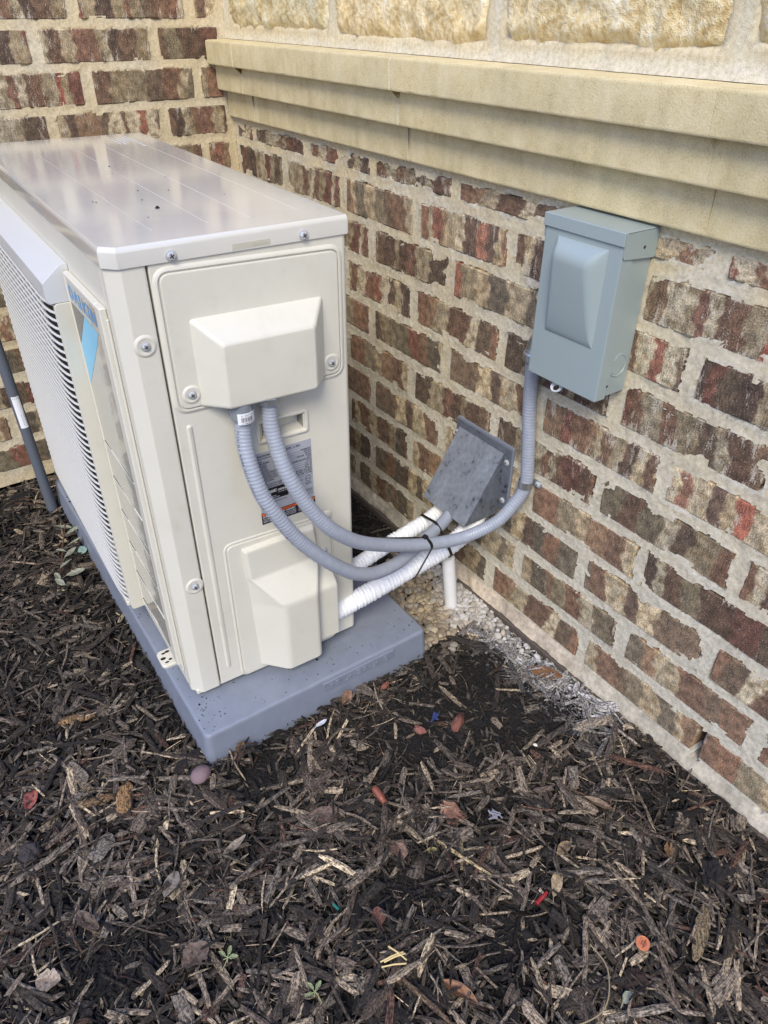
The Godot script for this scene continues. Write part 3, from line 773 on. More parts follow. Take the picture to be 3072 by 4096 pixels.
	badge(u)
	# foot that sticks out in front
	s = Sheet.new()
	var ft := rrect(-0.3478, -0.1435, -0.3, -0.1, 0.008)
	s.loft([at_y(ft, 0.0002), at_y(ft, 0.0045), at_y(inset(ft, 0.0015), 0.006)])
	s.c = Color(0.9, 0.9, 0.87)
	var foot := put("foot", s.mesh(40.0), M.cream_plastic, u)
	s = Sheet.new()
	for q in [[-0.3405, -0.121, 0.0052, 0.0036], [-0.336, -0.1335, 0.004, 0.0024], [-0.3285, -0.135, 0.0045, 0.003], [-0.3295, -0.1135, 0.0034, 0.0026], [-0.337, -0.109, 0.004, 0.0022]]:
		var p := PackedVector2Array()
		for k in 12: p.append(Vector2(q[0] + cos(TAU * k / 12) * q[2], q[1] + sin(TAU * k / 12) * q[3]))
		s.loft([at_y(p, 0.0059), at_y(p, 0.00615)], false, true)
	put("hole", s.mesh(0), M.black_gap, foot)

func valve_cover(u: Node3D):
	var s := Sheet.new()
	var pl := PackedVector2Array()
	for p in round_poly([Vector2(-0.2318, 0.0145), Vector2(-0.2318, 0.2978), Vector2(-0.0475, 0.291), Vector2(-0.0475, 0.0145)], 0.011, 4): pl.append(p)
	slab(s, pl, 0.0003, 0.0035, 0.0016)
	s.loft([at_z(inset(pl, -0.006), 0.0002), at_z(inset(pl, -0.0042), 0.0015), at_z(inset(pl, -0.0026), 0.0016), at_z(inset(pl, -0.0014), 0.0002)], false, false)
	var V := put("valve_cover", s.mesh(40.0), M.cream, u)
	# its hood: narrow at the top, sloping out to a deep box below
	s = Sheet.new()
	var loops := []
	for q in [[0.2865, -0.2095, -0.2085, -0.082, -0.081, 0.004], [0.283, -0.2105, -0.206, -0.0825, -0.0795, 0.0115], [0.279, -0.2105, -0.205, -0.0825, -0.079, 0.0132], [0.229, -0.2085, -0.2035, -0.078, -0.0765, 0.0136], [0.223, -0.208, -0.2, -0.0785, -0.0765, 0.0155], [0.178, -0.2062, -0.166, -0.0955, -0.077, 0.0425], [0.172, -0.206, -0.1612, -0.0968, -0.077, 0.0445], [0.165, -0.2058, -0.16, -0.0972, -0.0775, 0.045], [0.026, -0.2018, -0.1625, -0.098, -0.08, 0.045], [0.0235, -0.2018, -0.162, -0.0985, -0.08, 0.0435]]:
		var y: float = q[0]; var z: float = q[5]
		var poly := [Vector2(q[1], 0.0012), Vector2(q[2], z), Vector2(q[3], z), Vector2(q[4], 0.0012)]
		var r := minf(0.0075, z * 0.3)
		var l := PackedVector3Array()
		l.append(Vector3(q[1], y, 0.001))
		for i in [1, 2]:
			var b: Vector2 = poly[i]; var a: Vector2 = poly[i - 1]; var d: Vector2 = poly[i + 1]
			var p0 := b + (a - b).normalized() * r; var p2 := b + (d - b).normalized() * r
			for k in 5:
				var t := k / 4.0
				var p := p0.lerp(b, t).lerp(b.lerp(p2, t), t)
				l.append(Vector3(p.x, y, p.y))
		l.append(Vector3(q[4], y, 0.001))
		loops.append(l)
	s.loft(loops)
	put("hood", s.mesh(38.0), M.cream_plastic, V)
	# the lower sleeve on its right that the insulated pipes leave by
	s = Sheet.new()
	loops = []
	for q in [[0.192, 0.002], [0.185, 0.009], [0.166, 0.0265], [0.161, 0.0292], [0.154, 0.03], [0.047, 0.03], [0.0452, 0.0288]]:
		loops.append(PackedVector3Array([Vector3(-0.098, q[0], 0.001), Vector3(-0.098, q[0], q[1]), Vector3(-0.056, q[0], q[1]), Vector3(-0.0528, q[0], q[1] - 0.001 if q[1] > 0.003 else q[1]), Vector3(-0.051, q[0], maxf(q[1] - 0.004, 0.0011)), Vector3(-0.051, q[0], 0.001)]))
	s.loft(loops)
	put("sleeve", s.mesh(40.0), M.cream_plastic, V)
	screw(Vector3(-0.0625, 0.2225, 0.0036), Vector3(0, 0, 1), u, 0.005)
	s = Sheet.new(); s.loft([at_z(rrect(-0.063, 0.286, -0.0445, 0.303, 0.008), 0.0034), at_z(inset(rrect(-0.063, 0.286, -0.0445, 0.303, 0.008), 0.002), 0.005)], false, true); put("hook", s.mesh(40.0), M.cream, V)

func name_plate(u: Node3D):
	var s := Sheet.new()
	s.box(Vector3(-0.1668, 0.337, 0.0001), Vector3(-0.0732, 0.4445, 0.0004))
	var N := put("name_plate", s.mesh(0), M.label, u)
	s = Sheet.new(); s.box(Vector3(-0.1672, 0.3155, 0.0001), Vector3(-0.0718, 0.3368, 0.00045)); put("warning_strip", s.mesh(0), M.navy, N)
	s = Sheet.new(); s.box(Vector3(-0.1535, 0.357, 0.0004), Vector3(-0.1182, 0.379, 0.00062)); put("black_panel", s.mesh(0), M.label_black, N)
	s = Sheet.new()
	for q in [[-0.166, -0.137], [-0.1355, -0.1055], [-0.104, -0.073]]: s.box(Vector3(q[0], 0.3318, 0.00045), Vector3(q[1], 0.3357, 0.0006))
	put("orange_bar", s.mesh(0), M.orange, N)
	s = Sheet.new()
	var put_text := func(s, t, x, y, h, w, bold := false, it := 0.0): letters(s, t, Transform3D(Basis(), Vector3(x, y, 0.00068)), h, w, true, it)
	put_text.call(s, "DAIKIN INDUSTRIES, LTD.", -0.1645, 0.4385, 0.0034, 0.073, true, 0.25)
	put_text.call(s, "HEAT PUMP(OUTDOOR UNIT)", -0.1645, 0.4338, 0.0022, 0.046)
	var left := ["MODEL", "SERIAL NUMBER", "MFG. DATE", "NET WEIGHT", "PROTECTION", "POWER SUPPLY", "MAXIMUM OVERCURRENT PROTECTION", "MINIMUM CIRCUIT AMPS", "FAN MOTOR DRIVE INPUT", "COMPRESSOR DRIVE INPUT", "MAXIMUM ALLOWABLE", "PRESSURE", "REFRIGERANT (FACTORY CHARGE)", "5kA rms, Symmetrical  600V"]
	var right := ["RX18WMVJU9", "E002156", "2023.2", "100 LBS   45 kg", "IPX4", "1 PHASE 208/230V 60Hz", "15  A", "11.6  A", "0.58  A", "10.8  A", "604 PSIG  4.17 MPa", "391 PSIG  2.70 MPa", "R410A  LBS  1.13 kg", ""]
	for k in left.size():
		var y := 0.4295 - k * 0.00362
		put_text.call(s, left[k], -0.1642, y, 0.0021, minf(0.0014 * left[k].length(), 0.043))
		var w := minf(0.0016 * right[k].length(), 0.034)
		if right[k]: put_text.call(s, right[k], -0.0755 - w, y, 0.0021, w)
		s.box(Vector3(-0.165, y - 0.0019, 0.00045), Vector3(-0.0745, y - 0.00165, 0.0006))
	for x in [-0.165, -0.0745]: s.box(Vector3(x - 0.00013, 0.378, 0.00045), Vector3(x + 0.00013, 0.4312, 0.0006))
	put_text.call(s, "FOR OUTDOOR USE", -0.1475, 0.3525, 0.0022, 0.026)
	put_text.call(s, "MADE IN THAILAND", -0.0975, 0.3545, 0.0018, 0.022); put_text.call(s, "Osaka, Japan", -0.091, 0.3512, 0.0018, 0.0155); put_text.call(s, "3P1-20", -0.085, 0.3458, 0.0021, 0.0095)
	put_text.call(s, "Intertek", -0.0875, 0.368, 0.0019, 0.0105); put_text.call(s, "3052765", -0.0872, 0.365, 0.0019, 0.0102); put_text.call(s, "60/UL", -0.0965, 0.3752, 0.0018, 0.006)
	put_text.call(s, "ETL", -0.0853, 0.375, 0.0032, 0.0068, true)
	s.loft([at_z(shift(ring_poly(0.0054), Vector2(-0.082, 0.375)), 0.0006), at_z(shift(ring_poly(0.0047), Vector2(-0.082, 0.375)), 0.00062)], false, false)
	put("lettering", s.mesh(0), M.ink, N)
	s = Sheet.new()
	put_text.call(s, "AHRI", -0.1515, 0.3722, 0.0056, 0.0135, true, 0.1); put_text.call(s, "CERTIFIED", -0.1358, 0.3715, 0.0036, 0.0168)
	put_text.call(s, "www.ahridirectory.org", -0.1358, 0.3674, 0.0011, 0.0168); put_text.call(s, "Unitary Small HP", -0.151, 0.3628, 0.0014, 0.012); put_text.call(s, "AHRI Standard 210/240", -0.151, 0.3598, 0.0014, 0.017)
	for q in [["BURN HAZARD!", "Contact with proper", "service or operation", "other serious injury"], ["FIRE HAZARD!", "Service only by proper", "personnel to avoid", "burns or shock"], ["DANGER DE FEU!", "Contient du refrigerant", "service approprie", "fachures ou autre blessure"]]:
		var x := -0.166 if q[0][0] == "B" else (-0.1355 if q[0][0] == "F" else -0.104)
		put_text.call(s, q[0], x + 0.001, 0.3292, 0.0028, 0.026, true)
		for k in 3: put_text.call(s, q[1 + k], x + 0.001, 0.3253 - k * 0.0029, 0.0016, 0.027)
	put("white_lettering", s.mesh(0), M.white_print, N)
	s = Sheet.new()
	for q in [["WARNING", -0.1655], ["WARNING", -0.135], ["AVERTISSEMENT", -0.1035]]: put_text.call(s, q[0], q[1] + 0.004, 0.3338, 0.0026, 0.022, true)
	put("bar_lettering", s.mesh(0), M.ink, N)

func grille(u: Node3D):
	# fan guard standing proud of the front: 47 level bars that bend back at both ends, thin uprights, a cap and end strips
	var X := -0.3625
	var G := Node3D.new(); G.name = "fan_guard"; u.add_child(G)
	var path := []
	for q in [[-0.335, -0.238], [-0.3545, -0.2335], [-0.3585, -0.245], [-0.3612, -0.262], [X, -0.285], [X, -0.40], [X, -0.55], [X, -0.70], [X, -0.785], [-0.359, -0.806], [-0.349, -0.818], [-0.333, -0.822]]:
		path.append(Vector3(q[0], 0, q[1]))
	var s := Sheet.new()
	var loops := []
	for i in path.size():
		var t: Vector3 = (path[mini(i + 1, path.size() - 1)] - path[maxi(i - 1, 0)]).normalized()
		var n := Vector3(t.z, 0, -t.x)
		var l := PackedVector3Array()
		for k in 6: l.append(path[i] + n * cos(TAU * k / 6) * 0.0021 + Vector3(0, sin(TAU * k / 6) * 0.0023, 0))
		loops.append(l)
	s.loft(loops)
	var bar := s.mesh(70.0)
	for k in 47:
		put("guard_bar", bar, M.bar, G, Vector3(0.0, 0.0715 + k * 0.0123, 0))
	s = Sheet.new()
	s.loft([at_y(rrect(-0.3616, -0.0007, -0.3572, 0.0007, 0.0006, 1), 0.069), at_y(rrect(-0.3616, -0.0007, -0.3572, 0.0007, 0.0006, 1), 0.64)])
	var up := s.mesh(40.0)
	for k in 15: put("guard_upright", up, M.bar, G, Vector3(0, 0, -0.3 - k * 0.035))
	s = Sheet.new()                                        # cap: sloping top, lip, closed ends
	var cp := [Vector2(-0.3244, 0.694), Vector2(-0.3345, 0.6935), Vector2(-0.3638, 0.6705), Vector2(-0.3638, 0.6445), Vector2(-0.361, 0.6405), Vector2(-0.3244, 0.6405)]
	var l0 := []
	for q in [[-0.2265, 0.0006], [-0.228, 0.0], [-0.822, 0.0], [-0.824, 0.0006]]:
		var l := PackedVector3Array()
		for p in inset(round_poly(cp, 0.0025, 3), q[1]): l.append(Vector3(p.x, p.y, q[0]))
		l0.append(l)
	s.loft(l0); put("guard_cap", s.mesh(40.0), M.cap, u)
	s = Sheet.new(); slab(s, rrect(-0.3555, 0.0545, -0.3255, 0.6402, 0.006), -0.236, -0.2245, 0.0012); put("end_strip", s.mesh(40.0), M.cream_plastic, u)
	s = Sheet.new(); s.box(Vector3(-0.3555, 0.058, -0.835), Vector3(-0.3255, 0.6402, -0.8235), 0.002); put("end_strip", s.mesh(40.0), M.cream_plastic, u)
	s = Sheet.new(); s.box(Vector3(-0.3605, 0.0555, -0.82), Vector3(-0.3255, 0.0665, -0.237), 0.002); put("bottom_strip", s.mesh(40.0), M.cream_plastic, u)

func badge(u: Node3D):
	# plastic front cover between the guard and the corner, with a glossy film still on it
	var s := Sheet.new()
	var F := -0.3244
	var w := [0.6855, 0.0575]
	for q in [[-0.2235, -0.2195], [-0.0615, -0.038]]: s.box(Vector3(F - 0.0002, w[1], q[0]), Vector3(-0.3342, w[0], q[1]), 0.0016)
	s.box(Vector3(F - 0.0002, 0.6775, -0.2196), Vector3(-0.3342, w[0], -0.0614), 0.0016)
	s.box(Vector3(F - 0.0004, w[1], -0.2196), Vector3(-0.3325, 0.678, -0.0614))
	s.box(Vector3(F - 0.0002, 0.045, -0.0385), Vector3(-0.3285, 0.672, -0.0335), 0.0015)
	for k in 6: s.box(Vector3(-0.3322, 0.0775 + k * 0.0675 - 0.0011, -0.2194), Vector3(-0.3338, 0.0775 + k * 0.0675 + 0.0011, -0.066), 0.0007)
	var B := put("front_cover", s.mesh(35.0), M.cream_plastic, u)
	s = Sheet.new(); s.box(Vector3(-0.3325, 0.075, -0.2192), Vector3(-0.33275, 0.677, -0.0618)); put("film", s.mesh(0), M.film, B)
	s = Sheet.new()
	letters(s, "DAIKIN", Transform3D(Basis(Vector3(0, 0, 1), Vector3(0, 1, 0), Vector3(-1, 0, 0)), Vector3(-0.33305, 0.6595, -0.214)), 0.0195, 0.14, true, 0.0)
	put("brand_lettering", s.mesh(0), M.blue_print, B)
	# emblem: dark triangle on the left, pale blue blade beside it
	var E := func(a): 
		var o := PackedVector3Array()
		for p in a: o.append(Vector3(-0.33298, p[1], p[0]))
		return o
	s = Sheet.new(); s.cap(E.call([[-0.2175, 0.6425], [-0.1475, 0.6425], [-0.2175, 0.58]]), false); s.outward(0, Vector3(-0.2, 0.6, -0.18)); put("emblem_dark", s.mesh(0), M.grey_print, B)
	s = Sheet.new(); s.cap(E.call([[-0.1455, 0.6425], [-0.078, 0.6405], [-0.1, 0.618], [-0.2165, 0.516], [-0.2175, 0.578]]), false); s.outward(0, Vector3(-0.2, 0.6, -0.18)); put("emblem_blue", s.mesh(0), M.cyan_print, B)

# ---------------------------------------------------------------- pad, boxes and pipes
func build_pad():
	var t := thing("equipment_pad", "blue-grey moulded plastic pad with embossed size under the outdoor unit", "pad", Vector3(-0.4287, 0.0, 0.6193))
	var s := Sheet.new()
	var o := rrect(-0.2286, -0.4826, 0.2286, 0.4826, 0.012, 5)
	s.loft([at_y(inset(o, -0.006), -0.02), at_y(inset(o, 0.0005), 0.052), at_y(inset(o, 0.0014), 0.0566), at_y(inset(o, 0.0035), 0.0588), at_y(inset(o, 0.0065), 0.0598)])
	put("slab", s.mesh(50.0), M.pad, t)
	s = Sheet.new()                                        # raised plate with the size moulded in it
	var a := rrect(-0.005, 0.0285, 0.151, 0.0515, 0.001, 1)
	s.loft([at_z(a, 0.4795), at_z(a, 0.4838), at_z(inset(a, 0.001), 0.4846)], false, true)
	var p := put("size_plate", s.mesh(30.0), M.pad, t)
	s = Sheet.new()
	letters(s, "18  x  38  x  3", Transform3D(Basis(), Vector3(0.008, 0.04, 0.4846)), 0.0125, 0.128, true, 0.0, 0.0026)
	put("embossed_size", s.mesh(0), M.pad, p)
	s = Sheet.new()
	var r := RandomNumberGenerator.new(); r.seed = 5
	for k in 150:
		var x := r.randf_range(-0.22, 0.22); var z := 0.48 - absf(r.randfn(0.0, 0.055))
		if k % 3 == 0: x = -0.222 + absf(r.randfn(0.0, 0.012)); z = r.randf_range(-0.45, 0.47)
		if k % 5 == 0: x = -0.2 + r.randfn(0, 0.012); z = 0.42 + r.randfn(0, 0.02)
		if absf(x) > 0.224 or z > 0.474: continue
		var q := r.randf_range(0.0005, 0.0014) * (2.2 if r.randf() < 0.06 else 1.0)
		lathe(s, [[q, 0.0], [q * 0.8, q * 0.6], [0.0002, q * 0.8]], Transform3D(Basis(Vector3.UP, r.randf() * 6.0), Vector3(x, 0.0597, z)), 5, false)
	tag(put("grit", s.mesh(0), M.soil, t), "", "", "", "stuff")

func build_disconnect():
	var t := thing("disconnect_box", "grey-green steel electrical disconnect box with sloped bulge mounted on the brick wall", "electrical box", Vector3(0, 0.584, 1.2214))
	var s := Sheet.new()
	var z0 := -0.069; var z1 := 0.069
	s.box(Vector3(-0.002, 0.004, z0 + 0.0025), Vector3(-0.052, 0.224, z1 - 0.0025), 0.001)
	put("body", s.mesh(30.0), M.box, t)
	s = Sheet.new()                                       # the hinged front, wrapping round the sides
	var fr := rrect(z0, 0.0005, z1, 0.224, 0.003, 3)
	s.loft([at_x(fr, -0.0455), at_x(fr, -0.0636), at_x(inset(fr, 0.0006), -0.0649), at_x(inset(fr, 0.0022), -0.0656)])
	var lip := PackedVector2Array([Vector2(-0.046, 0.2), Vector2(-0.0365, 0.075), Vector2(-0.046, 0.062), Vector2(-0.055, 0.045), Vector2(-0.046, 0.022)])
	var C := put("door", s.mesh(40.0), M.box, t)
	s = Sheet.new()
	for q in [z1 - 0.0026, z1 + 0.0001]:
		pass
	var flap := [Vector3(-0.045, 0.2, z1), Vector3(-0.0455, 0.014, z1)]
	s.loft([PackedVector3Array([Vector3(-0.0445, 0.016, z1 - 0.002), Vector3(-0.0375, 0.074, z1 - 0.002), Vector3(-0.043, 0.2, z1 - 0.002), Vector3(-0.05, 0.2, z1 - 0.002), Vector3(-0.05, 0.016, z1 - 0.002)]), PackedVector3Array([Vector3(-0.0445, 0.016, z1 - 0.0002), Vector3(-0.0375, 0.074, z1 - 0.0002), Vector3(-0.043, 0.2, z1 - 0.0002), Vector3(-0.05, 0.2, z1 - 0.0002), Vector3(-0.05, 0.016, z1 - 0.0002)])])
	put("side_flange", s.mesh(0), M.box, C)
	s = Sheet.new()                                       # sloped bulge pressed out of the door: [y, depth, left base, left crest, right crest, right base]
	var loops := []
	for q in [[0.2105, 0.0, -0.0445, -0.043, 0.0455, 0.0475], [0.2092, 0.0022, -0.0445, -0.0415, 0.044, 0.0472], [0.203, 0.0105, -0.0446, -0.0365, 0.037, 0.047], [0.1965, 0.0162, -0.0446, -0.034, 0.0325, 0.047], [0.19, 0.0188, -0.0446, -0.0335, 0.0305, 0.047], [0.182, 0.0192, -0.0446, -0.0335, 0.0302, 0.047], [0.15, 0.0152, -0.0447, -0.036, 0.0345, 0.047], [0.11, 0.0094, -0.0447, -0.0395, 0.0395, 0.047], [0.085, 0.0046, -0.0447, -0.0415, 0.0432, 0.047], [0.077, 0.0016, -0.0446, -0.0432, 0.0458, 0.047], [0.0755, 0.0, -0.0446, -0.044, 0.0465, 0.047]]:
		var l := PackedVector3Array()
		var d: float = q[1]; var e := minf(0.0045, d * 0.4)
		for p in [[q[2], 0.0], [lerpf(q[2], q[3], 0.45), d * 0.5], [lerpf(q[2], q[3], 0.8), d - e * 0.8], [q[3] + e * 0.4, d - e * 0.15], [q[3] + e * 1.6, d], [q[4] - e * 1.6, d], [q[4] - e * 0.4, d - e * 0.15], [lerpf(q[5], q[4], 0.8), d - e * 0.8], [lerpf(q[5], q[4], 0.45), d * 0.5], [q[5], 0.0]]:
			l.append(Vector3(-0.0655 - p[1], q[0], p[0]))
		loops.append(l)
	s.loft(loops, true, true, true)
	put("bulge", s.mesh(60.0), M.box, C)
	# rain hood over the top with its side flaps
	s = Sheet.new()
	s.box(Vector3(-0.0005, 0.2345, z0 - 0.002), Vector3(-0.0685, 0.2368, z1 + 0.002), 0.0008)
	s.box(Vector3(-0.0662, 0.2192, z0 - 0.002), Vector3(-0.0685, 0.236, z1 + 0.002), 0.0008)
	for q in [z1 + 0.0004, z0 - 0.002]:
		var f := round_poly([Vector2(-0.0665, 0.236), Vector2(-0.0012, 0.236), Vector2(-0.0012, 0.198), Vector2(-0.0645, 0.203)], 0.004, 3)
		s.loft([at_z(f, q), at_z(f, q + 0.0016)])
	var L := put("rain_hood", s.mesh(35.0), M.box, t)
	s = Sheet.new(); lathe(s, [[0.0024, 0.0], [0.0019, 0.0003]], facing(Vector3(-0.026, 0.214, z1 + 0.002), Vector3(0, 0, 1)), 12, true); put("hole", s.mesh(0), M.slot, L)
	s = Sheet.new()
	var k0 := facing(Vector3(-0.0265, 0.049, z1 - 0.0024), Vector3(0, 0, 1))
	lathe(s, [[0.0175, 0.0], [0.0175, 0.0006], [0.0168, 0.0012], [0.0158, 0.0012], [0.015, 0.0002], [0.0143, 0.0002], [0.0138, 0.0008], [0.0002, 0.0009]], k0, 28, false); put("knockout", s.mesh(35.0), M.box, t)
	s = Sheet.new(); lathe(s, [[0.002, 0.0], [0.0016, 0.0003]], facing(Vector3(-0.045, 0.0215, z1 + 0.0002), Vector3(0, 0, 1)), 10, true); put("hole", s.mesh(0), M.slot, C)
	s = Sheet.new()                                       # white lock tab with a hole, under the door
	var outer := PackedVector3Array(); var inner := PackedVector3Array()
	for k in 20:
		var a := TAU * k / 20
		outer.append(Vector3(-0.058 + sin(a) * 0.0068, -0.006 + sin(a) * 0.0068, -0.0125 + cos(a) * 0.0105)); inner.append(Vector3(-0.059 + sin(a) * 0.0035, -0.008 + sin(a) * 0.0035, -0.0125 + cos(a) * 0.0055))
	var o2 := PackedVector3Array(); var i2 := PackedVector3Array()
	for p in outer: o2.append(p + Vector3(0.0012, -0.0012, 0))
	for p in inner: i2.append(p + Vector3(0.0012, -0.0012, 0))
	s.loft([inner, outer, o2, i2, inner], false, false); put("lock_tab", s.mesh(30.0), M.tab, t)

func build_vent():
	var t := thing("vent_hood", "scuffed galvanized steel wall hood with sloping front that pipes run up into", "wall hood", Vector3(0, 0.25, 1.0))
	var s := Sheet.new()
	s.loft([at_x(rrect(-0.0775, 0.0, 0.0862, 0.141, 0.006, 3), -0.0004), at_x(rrect(-0.0775, 0.0, 0.0862, 0.141, 0.006, 3), -0.0038), at_x(inset(rrect(-0.0775, 0.0, 0.0862, 0.141, 0.006, 3), 0.002), -0.0048)]); put("caulk_bed", s.mesh(35.0), M.caulk, t)
	s = Sheet.new()
	s.box(Vector3(-0.0045, 0.118, -0.074), Vector3(-0.006, 0.1365, 0.083), 0.0004); s.box(Vector3(-0.0045, 0.004, 0.0632), Vector3(-0.0062, 0.1175, 0.083), 0.0004); s.box(Vector3(-0.0045, 0.004, -0.074), Vector3(-0.0062, 0.1175, -0.0652), 0.0004)
	put("flange", s.mesh(30.0), M.galv_side, t)
	var z0 := -0.0655; var z1 := 0.0632; var top := 0.121; var lo := -0.013; var d := -0.0905
	s = Sheet.new()
	s.loft([PackedVector3Array([Vector3(-0.0062, top, z0), Vector3(-0.0062, top, z1), Vector3(d, lo, z1), Vector3(d, lo, z0)]), PackedVector3Array([Vector3(-0.0062, top - 0.0024, z0), Vector3(-0.0062, top - 0.0024, z1), Vector3(d + 0.0012, lo, z1), Vector3(d + 0.0012, lo, z0)])])
	put("front_sheet", s.mesh(0), M.galv, t)
	for q in [z0, z1 - 0.0012]:
		s = Sheet.new()
		var tri := PackedVector3Array([Vector3(-0.0062, top - 0.0026, q), Vector3(-0.0047, lo + 0.001, q), Vector3(d + 0.0014, lo + 0.0002, q)])
		var tri2 := PackedVector3Array()
		for p in tri: tri2.append(p + Vector3(0, 0, 0.0012))
		s.loft([tri, tri2]); put("side_sheet", s.mesh(0), M.galv_side, t)
	for q in [Vector3(-0.0062, 0.107, 0.0735), Vector3(-0.0062, 0.023, 0.0735), Vector3(-0.0062, 0.107, -0.0705), Vector3(-0.0062, 0.023, -0.0705)]: screw(q, Vector3(-1, 0.1, 0.1), t, 0.0048)

func upath(a: Array) -> Array:                            # points in the unit's axes, as world points
	var o := []
	for q in a: o.append(unit_xf * Vector3(q[0], q[1], q[2]))
	return o
func ribbed(r: float, pitch: float, amp: float) -> Callable:
	return func(along: float, a: float) -> float: return r + amp * absf(sin(PI * along / pitch + a * 0.5)) - amp * 0.5
func print_along(s: Sheet, path: PackedVector3Array, text: String, r: float, h: float, side: Vector3, start: float):
	# small print set letter by letter along a hose, on the flank that faces «side»
	var d := 0.0; var i := 0; var want := start
	for ch in text:
		while i < path.size() - 2 and d + path[i].distance_to(path[i + 1]) < want:
			d += path[i].distance_to(path[i + 1]); i += 1
		if i >= path.size() - 2: return
		var t := (path[i + 1] - path[i]).normalized()
		var at := path[i] + t * (want - d)
		var n := (side - t * side.dot(t)).normalized()
		letters(s, ch, Transform3D(Basis(t, n.cross(t), n), at + n * (r + 0.0004)), h)
		want += h * 1.02
func connector(t: Node3D, at: Vector3, axis: Vector3, plastic: bool):
	# threaded nipple, then the hub that clamps the hose; the axis points out of the box, along the hose
	var f := facing(at, axis)
	var s := Sheet.new(); lathe(s, [[0.0105, -0.012], [0.0105, 0.0], [0.0112, 0.0012], [0.0105, 0.0024], [0.0112, 0.0036], [0.0105, 0.0048], [0.0105, 0.006]], f, 20); put("nipple", s.mesh(40.0), M.zinc, t)
	s = Sheet.new()
	if plastic:
		lathe(s, [[0.0128, 0.0035], [0.0168, 0.0045], [0.0172, 0.007], [0.0166, 0.009], [0.0162, 0.021], [0.0158, 0.027], [0.0145, 0.031], [0.0128, 0.0325]], f, 26); put("hub", s.mesh(50.0), M.hub_grey, t)
		s = Sheet.new()
		for k in 10:
			var a := TAU * k / 10
			var c := f * Vector3(cos(a) * 0.0161, 0.018, sin(a) * 0.0161)
			var n := (f.basis * Vector3(cos(a), 0, sin(a))).normalized()
			var b := facing(c, axis)
			s.loft([PackedVector3Array([c - n * 0.001 + f.basis.y * -0.008 - n.cross(f.basis.y) * 0.0014, c - n * 0.001 + f.basis.y * 0.008 - n.cross(f.basis.y) * 0.0014, c - n * 0.001 + f.basis.y * 0.008 + n.cross(f.basis.y) * 0.0014, c - n * 0.001 + f.basis.y * -0.008 + n.cross(f.basis.y) * 0.0014]), PackedVector3Array([c + n * 0.0009 + f.basis.y * -0.0065 - n.cross(f.basis.y) * 0.0009, c + n * 0.0009 + f.basis.y * 0.0065 - n.cross(f.basis.y) * 0.0009, c + n * 0.0009 + f.basis.y * 0.0065 + n.cross(f.basis.y) * 0.0009, c + n * 0.0009 + f.basis.y * -0.0065 + n.cross(f.basis.y) * 0.0009])])
		put("rib", s.mesh(30.0), M.hub_grey, t)
	else:
		lathe(s, [[0.0125, 0.004], [0.0162, 0.0045], [0.0168, 0.006], [0.0168, 0.014], [0.0158, 0.0152], [0.0128, 0.0156]], f, 8); put("nut", s.mesh(28.0), M.zinc, t)

